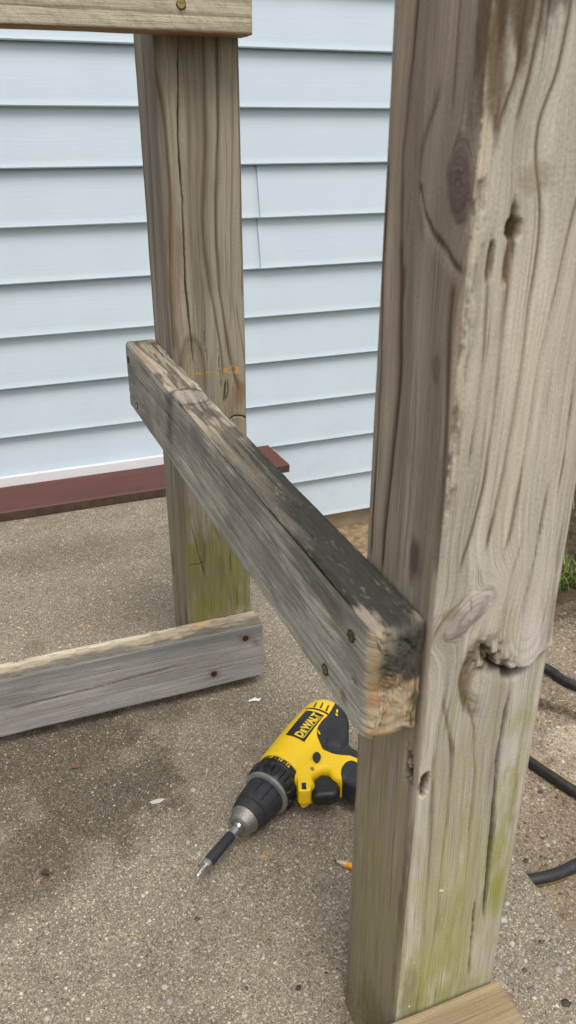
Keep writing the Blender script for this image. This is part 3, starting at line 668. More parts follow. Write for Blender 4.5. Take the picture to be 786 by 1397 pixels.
# ---- mid side rail (p = x 0..TR, q = z 0..HR, t = y) ----
ORIGR = np.array([.2256 - TR, .3435, ZR - HR])
RL = 1.0216 - .3435
def rail_top(a, t, u, col, disp, seed):
    n = fbm(a * 200, t * 20, seed + 3, 5); n2 = fbm(a * 500, t * 60, seed + 5, 4)
    nf_ = fbm(a * 520, t * 170, seed + 17, 4); ns = fbm(a * 330, t * 9, seed + 18, 4)
    darkz = ss(.37, .24, t + .16 * (ns - .5) + .05 * (n - .5))
    inner = ss(.006, .016, a + .010 * (ns - .5))
    k = (darkz * (.55 + .45 * np.maximum(inner, ss(.16, .08, t))) * (.80 + .50 * nf_)); k = np.clip(k, 0, .96)[..., None]
    col = col * (1 - k) + lin(52, 52, 49) * (1 + .9 * (nf_[..., None] - .5)) * k
    # pale rubbed flecks in the stained half
    k = (ss(.60, .72, fbm(a * 620, t * 130, seed + 15, 4)) * darkz * .34 * ss(.50, .60, fbm(a * 160, t * 30, seed + 16, 3)))[..., None]; col = col * (1 - k) + lin(160, 148, 126) * k
    k = (ss(.45, .62, ns) * darkz * ss(.14, .24, t) * .5 * (1 - .8 * np.abs(a - .012) / .02))[..., None]; k = np.clip(k, 0, .6); col = col * (1 - k) + lin(150, 138, 120) * k
    # stain streaks in the bleached half
    n4 = fbm(a * 260 + .6 * t, t * 22, seed + 11, 5); k = (ss(.53, .62, n4) * (1 - darkz) * .78)[..., None]; col = col * (1 - k) + lin(80, 74, 66) * k
    disp = disp - .0009 * ss(.55, .7, n2)
    # splintered long check beside the outer arris
    d = a - .0030 - .0012 * (vn(t * 30, 0 * t, 9) - .5); on = ss(.445, .42, t) * ss(.03, .05, t)
    c = np.exp(-(d / .0010) ** 2) * on; disp = disp - .0045 * c; k = np.clip(c, 0, .9)[..., None]; col = col * (1 - k) + lin(44, 38, 32) * k
    stp = ss(.436, .425, t + .006 * (n - .5)) * ss(.0085, .0045, a + .003 * (n - .5)) * ss(.0, .05, t); disp = disp - .0034 * stp
    rim = np.exp(-(((a - .003) / .009) ** 2 + ((t - .446) / .013) ** 2)); disp = disp + .0055 * rim
    rho = np.sqrt(((a - .0190) / .0175) ** 2 + ((t - .4380) / .0250) ** 2) + .16 * (n2 - .5)
    for r0_, s0_ in ((1.0, .75), (.62, .45), (.30, .4)):
        k = (np.exp(-((rho - r0_) / .075) ** 2) * s0_)[..., None]; col = col * (1 - k) + lin(78, 70, 62) * k
    k = (ss(.95, .6, rho) * .35)[..., None]; col = col * (1 - k) + lin(186, 176, 166) * k
    disp = disp + .0012 * ss(.44, .47, t)
    # pale chipped near corner
    k = (ss(1., .6, np.sqrt(((a - .003) / .011) ** 2 + ((t - .012) / .022) ** 2) + .7 * (n2 - .5)) * .85)[..., None]; col = col * (1 - k) + lin(160, 148, 130) * k
    k = (ss(1., .6, np.sqrt(((a - .036) / .006) ** 2 + ((t - .004) / .010) ** 2) + .9 * (n2 - .5)) * .35)[..., None]; col = col * (1 - k) + lin(170, 156, 134) * k
    disp = disp - .003 * np.exp(-(((a - .002) / .010) ** 2 + ((t - .004) / .014) ** 2))
    return col, disp, u
rt_s = dict(tone=(.84, .85, .84), base=lin(178, 166, 146), alt=lin(152, 140, 122), contrast=1.5, rings=.25, ringf=220, lines=[([(.010, .66), (.013, .60), (.020, .52)], .0012, .7, DK), ([(.028, .64), (.030, .58), (.034, .5)], .0010, .6, DK), ([(.024, .56), (.022, .48)], .001, .6, DK)],
    blots=[(.0312, .6500, .010, .012, lin(82, 74, 66), .8), (.016, .668, .014, .016, lin(96, 84, 72), .7), (.0045, .60, .004, .05, lin(156, 120, 84), .5), (.024, .385, .012, .022, lin(88, 80, 74), .85), (.030, .33, .008, .02, lin(84, 78, 70), .8)],
    knots=[(.0200, .4340, .0180, .0250, 0., lin(160, 148, 138), .9, .0026)], custom=rail_top)
def rail_left(a, t, u, col, disp, seed):
    n = fbm(a * 60, t * 14, seed + 3, 5); n2 = fbm(a * 420, t * 26, seed + 5, 4)
    n5 = fbm(a * 40 + t * 12, t * 22 - a * 30, seed + 21, 5); k = (ss(.45, .72, n5) * .42)[..., None]; col = col * (1 - k) + lin(112, 106, 100) * k
    k = (ss(.5, .3, n5) * .30)[..., None]; col = col * (1 - k) + lin(186, 178, 166) * k
    k = (ss(.040, .084, a + .03 * (n - .5)) * ss(.30, .6, n) * .60)[..., None]; col = col * (1 - k) + lin(86, 84, 80) * k
    # vertical dark run below the knot
    k = (np.exp(-((t - .455 - .18 * (.0841 - a)) / .015) ** 2) * (.35 + .65 * ss(.0, .05, a)) * (.2 + 1.3 * n) * .8)[..., None]; k = np.clip(k, 0, .88); col = col * (1 - k) + lin(60, 58, 56) * k
    k = (ss(.5, .66, t) * .45 * (.5 + n))[..., None]; col = col * (1 - k) + lin(96, 94, 92) * k
    disp = disp - .0006 * ss(.55, .7, n2)
    k = (ss(.080, .0835, a) * ss(.45, .42, t) * .8 * (.4 + n2))[..., None]; k = np.clip(k, 0, .9); col = col * (1 - k) + lin(60, 54, 48) * k
    k = (ss(.012, .0, t + .008 * (n2 - .5)) * .6)[..., None]; col = col * (1 - k) + lin(172, 152, 118) * k
    return col, disp, u
rl_s = dict(specks=.2, tone=(.80, .815, .80), base=lin(180, 173, 163), alt=lin(158, 152, 144), contrast=.5, rings=.05, ringf=130, lines=[
    ([(.020, .0), (.022, .2), (.030, .45), (.026, .66)], .0012, .45, lin(104, 96, 88)), ([(.046, .05), (.050, .25), (.058, .42), (.052, .66)], .0016, .45, lin(100, 94, 88)), ([(.010, .1), (.012, .3), (.008, .6)], .001, .35, lin(110, 102, 92)),
    ([(.066, .02), (.064, .14), (.067, .30)], .0009, .5, lin(96, 88, 80))],
    blots=[(.0579, .0516, .006, .010, lin(168, 134, 92), .55), (.0152, .0318, .007, .006, lin(116, 92, 72), .75), (.018, .55, .04, .08, lin(118, 112, 106), .5), (.0745, .075, .02, .05, lin(110, 106, 98), .55), (.024, .012, .016, .008, lin(176, 172, 168), .7)],
    cracks=[([(.0370, .016), (.0353, .0188), (.0335, .021)], .0016, .006)], custom=rail_left)
def rail_end(p, q):
    n = fbm(p * 160, q * 160, 21, 5); n2 = fbm((p + .4 * q) * 240, (q - .3 * p) * 150, 22, 5); n3 = fbm(p * 500, q * 500, 23, 3)
    b = np.array([.0400 + .09 * (x - .02) * (x > .02) for x in p]) + .006 * (n - .5)
    upm = ss(-.0022, .0022, q - b)[:, None]
    low = lin(166, 148, 122) * (1 + .45 * (n2[:, None] - .5)); low = low * (1 - .6 * ss(.48, .62, n)[:, None]) + lin(164, 126, 86) * .6 * ss(.48, .62, n)[:, None]
    mk = (ss(.004, .016, (p - .012) * .9 - (q - .012) * .30 + .010 * (n - .5)) * ss(.42, .60, n3) * .85)[:, None]
    low = low * (1 - mk) + lin(66, 66, 46) * mk
    upc = lin(70, 68, 60) * (1 + .9 * (n2[:, None] - .5))
    e = ss(.012, .002, p + .006 * (n - .5))[:, None] * .6; upc = upc * (1 - e) + lin(176, 154, 114) * e
    e = (ss(1., .5, np.sqrt(((p - .014) / .013) ** 2 + ((q - .045) / .006) ** 2) + 1.6 * (n3 - .5)) * .6)[:, None]; upc = upc * (1 - e) + lin(150, 122, 84) * e
    e = (ss(.055, .080, q + .012 * (n - .5)) * ss(.02, .0, np.abs(p - .004)) * .5)[:, None]; upc = upc * (1 - e) + lin(178, 164, 144) * e
    c = low * (1 - upm) + upc * upm
    # ring arcs
    rr = np.sqrt((p + .010) ** 2 + (q - .010) ** 2); ph = rr * 330 + 1.2 * (n - .5); fr = ph - np.floor(ph)
    c = c * (1 - .20 * np.exp(-((fr - .5) / .15) ** 2))[:, None]
    d = .0034 * (n2 - .5) + .003 * (n3 - .5) * ss(.024, .034, p) - .004 * ss(.020, .0, q) * ss(.026, .038, p) - .0006 * np.exp(-((fr - .5) / .12) ** 2)
    arc = np.interp(p, [.010, .0231, .0389], [.0805, .0735, .0560]); cr = np.exp(-((q - arc + .001 * (n3 - .5)) / .0008) ** 2) * (p > .009)
    d = d - .004 * cr; c = c * (1 - .8 * cr)[:, None]
    hole = np.exp(-(((p - .0375) / .004) ** 2 + ((q - .028) / .016) ** 2)) * ss(.4, .65, n3); d = d - .003 * hole
    return c, d
lumber('side_rail', ORIGR - BO, (1, 0, 0), (0, 0, 1), (0, 1, 0), TR, HR, RL, {3: rl_s, 2: rt_s, 'd': plain}, bench, 11, .0050, (.003, .004, .0008, .001), .0011, cap='fine', end_round=.0085, caps={0: rail_end}, label='middle rail screwed across both posts, dark stained on top with a worn end',
       bow=lambda T: (-.0098 * T / RL, .0160 * T / RL))

# ---- lower rail on the far post (t = x, p = y 0..0.038, q = z) ----
def low_top(a, t, u, col, disp, seed):
    n = fbm(t * 26, a * 110, seed + 3, 5); n2 = fbm(t * 60, a * 300, seed + 5, 4)
    k = (ss(.018, .008, a + .034 * (n - .5) - .004 * np.sin(t * 30)) * .85)[..., None]; col = col * (1 - k) + lin(96, 94, 88) * k
    disp = disp - .0022 * ss(.5, .75, n2) * ss(.2, .05, t) - .0010 * ss(.5, .7, n2)
    k = (ss(.54, .68, n2) * .5)[..., None]; col = col * (1 - k) + lin(98, 84, 66) * k
    return col, disp, u
bt_s = dict(base=lin(186, 173, 152), alt=lin(168, 152, 130), contrast=1.5, rings=.2, ringf=200, custom=low_top, blots=[(.03, .23, .01, .02, lin(190, 150, 90), .5)])
def low_front(a, t, u, col, disp, seed):
    n = fbm(t * 9, a * 60, seed + 3, 5)
    k = (ss(.045, .085, a + .03 * (n - .5)) * .55)[..., None]; col = col * (1 - k) + lin(100, 99, 96) * k
    for (sa, stt) in ((.0709, .2859), (.0233, .2383)):
        k = np.exp(-(((a - sa) / .0060) ** 2 + ((t - stt) / .0085) ** 2))[..., None] * .75; col = col * (1 - k) + lin(104, 62, 32) * k
    k = np.exp(-(((a - .0765) / .0022) ** 2 + ((t - .278) / .0035) ** 2))[..., None] * .7; col = col * (1 - k) + lin(140, 84, 40) * k
    d = a - np.interp(t, [-.2, -.026, .025, .088, .125, .163, .2], [.040, .0429, .0435, .0450, .0470, .0481, .050]) + .0008 * (vn(t * 200, 0 * t, 3) - .5)
    k = np.exp(-(d / .0014) ** 2) * ss(-.05, .0, t) * (1 - ss(.165, .20, t)) * (.3 + vn(t * 300, a * 900, 2)); k = np.clip(k * .8, 0, .85)[..., None]; col = col * (1 - k) + lin(88, 62, 52) * k; disp = disp - .0012 * k[..., 0]
    k = np.exp(-(((a - .055 + (t - .308) * .6) / .007) ** 2 + ((t - .301) / .006) ** 2))[..., None] * .55; col = col * (1 - k) + lin(98, 76, 62) * k
    return col, disp, u
bf_s = dict(specks=.2, tone=(.90, .91, .92), base=lin(164, 160, 154), alt=lin(144, 140, 136), contrast=.9, rings=.14, ringf=150, lines=[([(.030, -.9), (.026, .0), (.030, .31)], .0007, .4, lin(116, 110, 104)), ([(.016, -.9), (.012, .0), (.015, .31)], .0006, .35, lin(116, 110, 104)), ([(.062, -.9), (.066, .0), (.062, .31)], .0008, .35, lin(110, 106, 100))],
    blots=[(.050, -.02, .02, .06, lin(112, 110, 106), .6), (.040, .13, .010, .08, lin(122, 118, 114), .4)], custom=low_front)
ZB = .1149
lumber('lower_rail', np.array([-1.1, YF - .038, ZB - .089]) - BO, (0, 1, 0), (0, 0, 1), (1, 0, 0), .038, .089, 1.1 + .3118, {3: bf_s, 2: bt_s, 'd': plain}, bench, 15, .0034, (.006, .006, .0015, .0015), .0015, cap='mid', end_round=.003, t0=-1.1, label='farther lower rail, grey with two rusty screws')

# ---- lower rail on the near post ----
def newer_top(a, t, u, col, disp, seed):
    ph = (a * 1.0 + .010 * np.sin(t * 9 + .4)) * 210; fr = ph - np.floor(ph); k = (np.exp(-((fr - .5) / .22) ** 2) * .30)[..., None]; col = col * (1 - k) + lin(136, 112, 80) * k
    k = (ss(.004, .0, a) * .0)[..., None]
    return col, disp, u
nt_s = dict(base=lin(160, 142, 115), alt=lin(144, 126, 101), contrast=.7, custom=newer_top, blots=[(.03, .30, .01, .02, lin(150, 136, 106), .4)])
nfr = dict(base=lin(156, 138, 112), alt=lin(134, 118, 96), rings=.3)
lumber('lower_rail', np.array([-1.1, YN - .040, .1062 - .089]) - BO, (0, 1, 0), (0, 0, 1), (1, 0, 0), .038, .089, 1.1 + .3190, {3: nfr, 2: nt_s, 'd': nfr}, bench, 19, .0022, (.006, .006, .001, .003), .0015, t0=-1.1, label='nearer lower rail, cleaner tan wood')

# ---- upper rails ----
def up_front(a, t, u, col, disp, seed):
    x = t * 1.0; n = fbm((a * 1.2 + t) * 90, (a - t * .9) * 34, seed + 4, 4); k = (np.exp(-((n - .5) / .035) ** 2) * .30)[..., None]; col = col * (1 - k) + lin(120, 102, 76) * k
    disp = disp + .0010 * (n - .5)
    d = a - .0155 - .001 * np.sin(t * 14); k = np.exp(-(d / .0011) ** 2) * .6; disp = disp - .0010 * k; k = k[..., None]; col = col * (1 - k) + lin(98, 80, 60) * k
    k = (ss(.004, .0, a) * .7)[..., None]; col = col * (1 - k) + lin(104, 74, 54) * k
    return col, disp, u
tf_s = dict(tone=(.90, .93, .95), base=lin(184, 173, 150), alt=lin(168, 155, 132), contrast=.8, custom=up_front)
und = dict(base=lin(150, 118, 84), alt=lin(132, 102, 72))
lumber('upper_rail', np.array([-1.1, YF - .038, .8224]) - BO, (0, 1, 0), (0, 0, 1), (1, 0, 0), .038, .089, 1.1 + .3100, {3: tf_s, 0: und, 'd': plain}, bench, 23, .0025, (.003, .006, .006, .0015), .0018, t0=-1.1, label='farther upper rail, creamy wood with one brass screw')

# ---- screws ----
def screw(loc, n, size, mat, parent, rot=0.3, depth=.0012):
    """countersunk head with a star recess, facing along n"""
    bm = bmesh.new(); S = 28
    prof = [(.0, 0.0), (.86, .00000), (1.0, -.0001), (1.0, -.0006), (.5, -.003), (.3, -.008)]
    rings = []
    for (rr, z) in prof[1:]:
        rings.append([bm.verts.new((rr * size * math.cos(2 * math.pi * i / S), rr * size * math.sin(2 * math.pi * i / S), z)) for i in range(S)])
    # star recess
    star_o = [bm.verts.new(((.52 if i % 2 == 0 else .24) * size * math.cos(2 * math.pi * i / 8 + rot), (.52 if i % 2 == 0 else .24) * size * math.sin(2 * math.pi * i / 8 + rot), -.0001)) for i in range(8)]
    star_i = [bm.verts.new((v.co.x * .7, v.co.y * .7, -.0019)) for v in star_o]
    ring0 = rings[0]
    # bridge face ring->star via nearest
    bmesh.ops.bridge_loops(bm, edges=[bm.edges.new((ring0[i], ring0[(i + 1) % S])) for i in range(S)] + [bm.edges.new((star_o[i], star_o[(i + 1) % 8])) for i in range(8)])
    for i in range(8): bm.faces.new((star_o[i], star_o[(i + 1) % 8], star_i[(i + 1) % 8], star_i[i]))
    bm.faces.new(star_i)
    for a, b in zip(rings[:-1], rings[1:]):
        for i in range(S): bm.faces.new((a[i], a[(i + 1) % S], b[(i + 1) % S], b[i]))
    me = bm_mesh('screw', bm, False)
    o = link('screw', me, mat, parent)
    q = Vector(n).to_track_quat('Z', 'Y')
    o.rotation_euler = q.to_euler(); o.location = Vector(loc)
    # countersink: a dark crushed rim round the head
    bm = bmesh.new(); a = []; b = []; c = []
    for i in range(S):
        th = 2 * math.pi * i / S; j = 1 + .10 * math.sin(i * 2.7) + .06 * math.sin(i * 5.1)
        a.append(bm.verts.new((1.0 * size * math.cos(th), 1.0 * size * math.sin(th), -.0012)))
        b.append(bm.verts.new((1.20 * size * j * math.cos(th), 1.20 * size * j * math.sin(th), .0005)))
        c.append(bm.verts.new((1.26 * size * j * math.cos(th), 1.26 * size * j * math.sin(th), -.0006)))
    for i in range(S):
        k = (i + 1) % S; bm.faces.new((a[i], a[k], b[k], b[i])); bm.faces.new((b[i], b[k], c[k], c[i]))
    return o, bm_mesh('rim', bm, True), q
parts = {o.name: o for o in bench.children}
srail = [o for o in bench.children if o.name.startswith('side_rail')][0]
lrails = [o for o in bench.children if o.name.startswith('lower_rail')]
urail = [o for o in bench.children if o.name.startswith('upper_rail')][0]
def add_screw(loc, n, size, mat, parent, rot, out=.0010):
    l = Vector(loc) - Vector(BO) + Vector(n) * out
    o, rim, q = screw(l, n, size, mat, parent, rot)
    r_ = link('screw_hole', rim, M['hole'], parent); r_.location = l - Vector(n) * .0002; r_.rotation_euler = q.to_euler()
xl = .2256 - TR
for (q_, t_, mt, ro) in ((.0668, .0236, M['tarnish'], .2), (.0162, .0590, M['brass'], .9), (.0660, .6560, M['tarnish'], .5), (.0150, .6260, M['steel'], .1)):
    f = t_ / RL
    add_screw((xl - .0098 * f, .3435 + t_, ZR - HR + q_ + .016 * f), (-1, 0, 0), .0032, mt, srail, ro)
for (q_, x_) in ((.0709, .2859), (.0233, .2383)):
    add_screw((x_, YF - .038, ZB - .089 + q_), (0, -1, 0), .0033, M['rust'], lrails[0], x_ * 9, .0012)
add_screw((.2375, YF - .038, .8224 + .0232), (0, -1, 0), .0038, M['brass'], urail, .3)

# ------------------------------------------------------------------ ground
def slab_z(y): return .009 * np.clip((np.asarray(y, float) - .43) / .5, 0, 3)
def axis_pts(lo, a, b, hi, fine, coarse):
    return np.concatenate([np.arange(lo, a, coarse), np.arange(a, b, fine), np.linspace(b, hi, max(2, int((hi - b) / coarse) + 1))])
def sheet(name, xs, ys, zf, colf, mat, kind='structure', parent=None, skirt=None):
    X, Y = np.meshgrid(xs, ys); Z = zf(X, Y); V = np.stack([X, Y, Z], -1).reshape(-1, 3); nx, ny = len(xs), len(ys)
    i = np.arange(ny - 1)[:, None] * nx; j = np.arange(nx - 1)[None]
    F = np.stack([i + j, i + j + 1, i + nx + j + 1, i + nx + j], -1).reshape(-1, 4)
    C = colf(X, Y).reshape(-1, 3)
    me = mesh_np(name, V, F, True, C); return link(name, me, mat, parent, kind)

SX1 = .474
def slab_col(X, Y):
    n = fbm(X * 7, Y * 7, 3, 6); n2 = fbm(X * 42, Y * 42, 9, 5)
    k = np.zeros_like(X)
    for (x, y, rx, ry, s) in ((.07, .76, .17, .12, .62), (-.03, .70, .10, .07, .55), (.02, .86, .22, .07, .62), (.15, .88, .2, .05, .45), (-.15, .80, .2, .15, .55), (.30, .78, .10, .10, .25), (.02, .875, .30, .035, .55), (-.2, .87, .2, .05, .5), (.27, .865, .06, .025, .4), (-.2, 1.25, .16, .12, .3), (.08, 1.38, .20, .07, .25), (.2, 1.15, .2, .1, .18)):  # ellipses along the lower rail paint its contact shadow together with soil staining
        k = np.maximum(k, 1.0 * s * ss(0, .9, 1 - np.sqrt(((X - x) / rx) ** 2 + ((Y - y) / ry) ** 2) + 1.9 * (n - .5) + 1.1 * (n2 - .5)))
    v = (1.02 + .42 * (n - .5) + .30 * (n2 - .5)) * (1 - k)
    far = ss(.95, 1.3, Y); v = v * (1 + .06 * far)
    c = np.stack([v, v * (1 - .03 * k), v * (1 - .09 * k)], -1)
    for (x, y, r_, cc, s) in ((.2114, .6091, .0045, (2.2, 1.5, .9), .7), (-.018, .672, .006, (.35, .28, .25), .85), (-.030, .667, .004, (1.9, 1.3, .7), .6), (.4494, .4006, .006, (1.2, 1.6, 1.9), .7), (.4264, .4053, .006, (.75, .68, .8), .6), (.393, .3976, .006, (.7, .66, .74), .6),
                              (.0117, 1.10, .02, (.55, .5, .45), .5), (.10, 1.12, .012, (1.5, 1.15, .8), .4), (.06, 1.2, .015, (.7, .65, .6), .4)):
        d = np.sqrt((X - x) ** 2 + (Y - y) ** 2) / r_; kk = (ss(1.1, .6, d) * s)[..., None]; c = c * (1 - kk) + c * np.array(cc) * kk
    return c
xs = axis_pts(-3.2, -.35, SX1 - .012, SX1 - .012, .006, .2); xs = xs[xs < SX1 - .010]
xs = np.concatenate([xs, SX1 - np.array([.008, .005, .003, .0015, .0004, 0.])])
ys = axis_pts(-2.5, .22, 1.672, 1.672, .006, .2); ys = np.unique(ys[ys <= 1.672])
def slab_h(X, Y):
    e = SX1 - X; rd = .006
    return slab_z(Y) + .0016 * (fbm(X * 60, Y * 60, 5, 4) - .5) - np.where(e < rd, rd - np.sqrt(np.maximum(0, rd ** 2 - (rd - e) ** 2)), 0) * (1.0 + .8 * (fbm(Y * 60, Y * 7, 8) - .5))
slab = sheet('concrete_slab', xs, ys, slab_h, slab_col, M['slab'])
# slab edge face
Ys = ys; n_ = len(Ys); nz_ = 14
Zt = slab_h(np.full(n_, SX1), Ys)
zz = np.linspace(0, 1, nz_)[:, None]
Ve = np.stack([SX1 + .0012 * (fbm(np.repeat(Ys[None], nz_, 0) * 60, zz * 12 + 0 * Ys[None], 4) - .5) * (zz > 0), np.repeat(Ys[None], nz_, 0), Zt[None] * (1 - zz) + (-.26) * zz], -1).reshape(-1, 3)
i = np.arange(nz_ - 1)[:, None] * n_; j = np.arange(n_ - 1)[None]
Fe = np.stack([i + j, i + n_ + j, i + n_ + j + 1, i + j + 1], -1).reshape(-1, 4)
link('slab_edge', mesh_np('slab_edge', Ve, Fe, True, np.full((len(Ve), 3), .85)), M['slab'], slab)

ZL = -.20
def walk_col(X, Y):
    n = fbm(X * 8, Y * 8, 13, 6); n2 = fbm(X * 40, Y * 40, 19, 4); v = 1.0 + .5 * (n - .5) + .4 * (n2 - .5); c = np.stack([v, v * .985, v * .96], -1)
    # pale cement crust
    k = (ss(0, .5, 1 - np.sqrt(((X - .835) / .075) ** 2 + ((Y - .800) / .065) ** 2) + 1.3 * (n2 - .5)) * .85)[..., None]; c = c * (1 - k) + np.array([1.75, 1.8, 1.85]) * k
    # dirt gathered along the seam and at the lawn edge
    sm = .925 - .9 * (X - .82)
    k = (ss(.030, .004, np.abs(Y - sm) + .03 * (n2 - .5)) * .75)[..., None]; c = c * (1 - k) + np.array([.36, .30, .26]) * k
    k = (ss(1.08, 1.13, Y + .05 * (n2 - .5)) * .8)[..., None]; c = c * (1 - k) + np.array([.33, .27, .22]) * k
    return c
wx = axis_pts(.40, .47, 1.25, 1.9, .006, .1); wy_ = axis_pts(-2.5, .35, 1.16, 1.17, .006, .2)
wx = np.unique(wx); wy_ = np.unique(wy_[wy_ <= 1.17])
def walk_h(X, Y):
    n2 = fbm(X * 40, Y * 40, 19, 4); crust = ss(0, .5, 1 - np.sqrt(((X - .835) / .075) ** 2 + ((Y - .800) / .065) ** 2) + 1.3 * (n2 - .5))
    seam = np.exp(-((Y - (.925 - .9 * (X - .82))) / .006) ** 2)
    return ZL + .0020 * (fbm(X * 70, Y * 70, 15, 4) - .5) + .003 * crust - .004 * seam
walk = sheet('lower_walkway', wx, wy_, walk_h, walk_col, M['walk'])
def soil_h(X, Y): return ZL - .002 + .022 * (fbm(X * 12, Y * 12, 25, 5) - .45) * ss(1.10, 1.22, Y)
def soil_col(X, Y):
    k = (ss(1.16, 1.05, X) * ss(1.25, 1.35, Y))[..., None]; return 1 - k + k * np.array([3.6, 3.6, 3.4])
sheet('soil', np.arange(.40, 6, .02), np.arange(1.165, 1.72, .02), soil_h, soil_col, M['soil'])
sheet('ground', np.linspace(-60, 60, 121), np.linspace(-60, 60, 121), lambda X, Y: np.full(X.shape, -.275), soil_col, M['lawn'])

# loose and embedded stones ------------------------------------------
ICO = bmesh.new(); bmesh.ops.create_icosphere(ICO, subdivisions=1, radius=1)
IV = np.array([v.co[:] for v in ICO.verts]); IF = np.array([[v.index for v in f.verts] for f in ICO.faces]); ICO.free()
def stones(name, pts, sizes, cols, mat, parent, flat=.45, sink=.1):
    n = len(pts); k = len(IV)
    V = np.repeat(IV[None], n, 0) * (1 + .25 * (rng.random((n, k, 1)) - .5)); th = rng.random(n) * 6.28
    V = V * np.stack([sizes * (.75 + .5 * rng.random(n)), sizes * (.75 + .5 * rng.random(n)), sizes * flat], -1)[:, None]
    c, s = np.cos(th)[:, None], np.sin(th)[:, None]; x = V[..., 0] * c - V[..., 1] * s; y = V[..., 0] * s + V[..., 1] * c
    V = np.stack([x, y, V[..., 2]], -1) + (np.array(pts) - np.stack([0 * sizes, 0 * sizes, sizes * sink], -1))[:, None]
    F = (IF[None] + (np.arange(n) * k)[:, None, None]).reshape(-1, 3)
    me = mesh_np(name, V.reshape(-1, 3), F, True, np.repeat(np.array(cols), k, 0)); return link(name, me, mat, parent, 'stuff')
PALS = np.array([lin(188, 180, 166), lin(206, 200, 190), lin(112, 102, 92), lin(86, 78, 72), lin(160, 138, 108), lin(146, 112, 82), lin(150, 142, 132), lin(104, 92, 100)]) * .75
n = 2600
px_ = rng.random(n) * .83 - .36; py_ = .24 + rng.random(n) ** 1.25 * 1.4
keep = (px_ < SX1 - .006); px_, py_ = px_[keep], py_[keep]; n = len(px_)
sz = .0006 + .0014 * rng.random(n) ** 3
stones('exposed_aggregate', np.stack([px_, py_, slab_z(py_)], -1), sz, PALS[rng.integers(0, 8, n)], M['stone'], slab, .5, .22)
n = 5200
px_ = rng.random(n) * .83 - .36; py_ = .24 + rng.random(n) ** 1.4 * 1.2; keep = px_ < SX1 - .006; px_, py_ = px_[keep], py_[keep]; n = len(px_)
QZ = np.array([lin(222, 216, 200), lin(206, 196, 176), lin(66, 58, 52), lin(228, 226, 220), lin(84, 70, 58)])
stones('sand_grains', np.stack([px_, py_, slab_z(py_) + .0003], -1), .0004 + .0005 * rng.random(n), QZ[rng.integers(0, 5, n)], M['stone'], slab, .7, .1)
big = [(.1632, .7320, .0038, 1), (.1369, .6581, .0034, 1), (.1668, .6005, .0038, 1), (.2314, .8126, .0040, 0), (.0717, .502, .0048, 1), (.0728, .4863, .0050, 0), (-.0359, .5119, .0042, 1), (.3930, .4330, .006, 0), (.4080, .4200, .0045, 1), (.4150, .4460, .0055, 1), (.4330, .3800, .006, 0),
       (.4300, .4600, .004, 1), (.395, .372, .005, 6), (.4420, .4350, .005, 0), (.3650, .3300, .006, 1), (.4180, .350, .005, 3), (.3580, .3600, .004, 6), (.0300, .5200, .0032, 0), (.1450, .4800, .0030, 1), (.1200, .5600, .003, 2), (.1800, .5100, .0030, 4), (-.0700, .5500, .0032, 0), (.1900, .4550, .0035, 3), (.2150, .5000, .003, 1),
       (.402, .391, .0035, 2), (.448, .372, .004, 4), (.436, .41, .003, 2), (.38, .345, .0035, 0), (.24, .95, .004, 0), (.33, 1.0, .004, 1)]
bp = np.array([(x, y, float(slab_z(y)) + .0002) for x, y, _, _ in big])
stones('exposed_aggregate', bp, np.array([b[2] for b in big]), PALS[[b[3] for b in big]] * .95, M['stone'], slab, .22, .12)
n = 3600
px_ = .48 + rng.random(n) * .65; py_ = .42 + rng.random(n) * .72; sz = .0012 + .0032 * rng.random(n) ** 2.5
pc = np.array([lin(190, 176, 150), lin(170, 146, 110), lin(128, 108, 84), lin(150, 116, 80), lin(200, 194, 184), lin(110, 100, 92), lin(176, 158, 128), lin(96, 82, 68)]) * .75
stones('exposed_aggregate', np.stack([px_, py_, walk_h(px_, py_)], -1), sz, pc[rng.integers(0, 8, n)], M['stone'], walk, .55, .15)

# grass --------------------------------------------------------------
def grass():
    V = []; F = []; C = []
    for i in range(1900):
        if i < 1100: x = 1.04 + random.random() * .5; y = 1.20 + abs(random.gauss(0, .05))
        else: x = .9 + random.random() * 1.2; y = 1.2 + random.random() * .45
        z = ZL + .005; h = .014 + random.random() * .026; a = random.random() * 6.28; le = .4 + random.random() * 1.1; wd = .0011 + random.random() * .0010
        dx, dy = math.cos(a), math.sin(a); b = len(V)
        col = lin(*random.choice(((96, 122, 48), (80, 110, 40), (120, 138, 62), (146, 140, 88), (70, 92, 36)))) * (.45 + .5 * random.random())
        for s, (f, g, ww) in enumerate(((0, 0, 1), (.5, .18, .9), (.85, .5, .55), (1, .8, .06))):
            cx = x + dx * h * g * le; cy = y + dy * h * g * le; cz = z + h * f
            V.append((cx - dy * wd * ww, cy + dx * wd * ww, cz)); V.append((cx + dy * wd * ww, cy - dx * wd * ww, cz)); C += [col, col]
        for s in range(3): q = b + s * 2; F.append((q, q + 1, q + 3, q + 2))
    me = mesh_np('grass', np.array(V), np.array(F), True, np.array(C))
    tag(link('grass', me, M['blade']), 'green grass growing in the soil at the walkway edge by the wall', 'grass', kind='stuff')
grass()
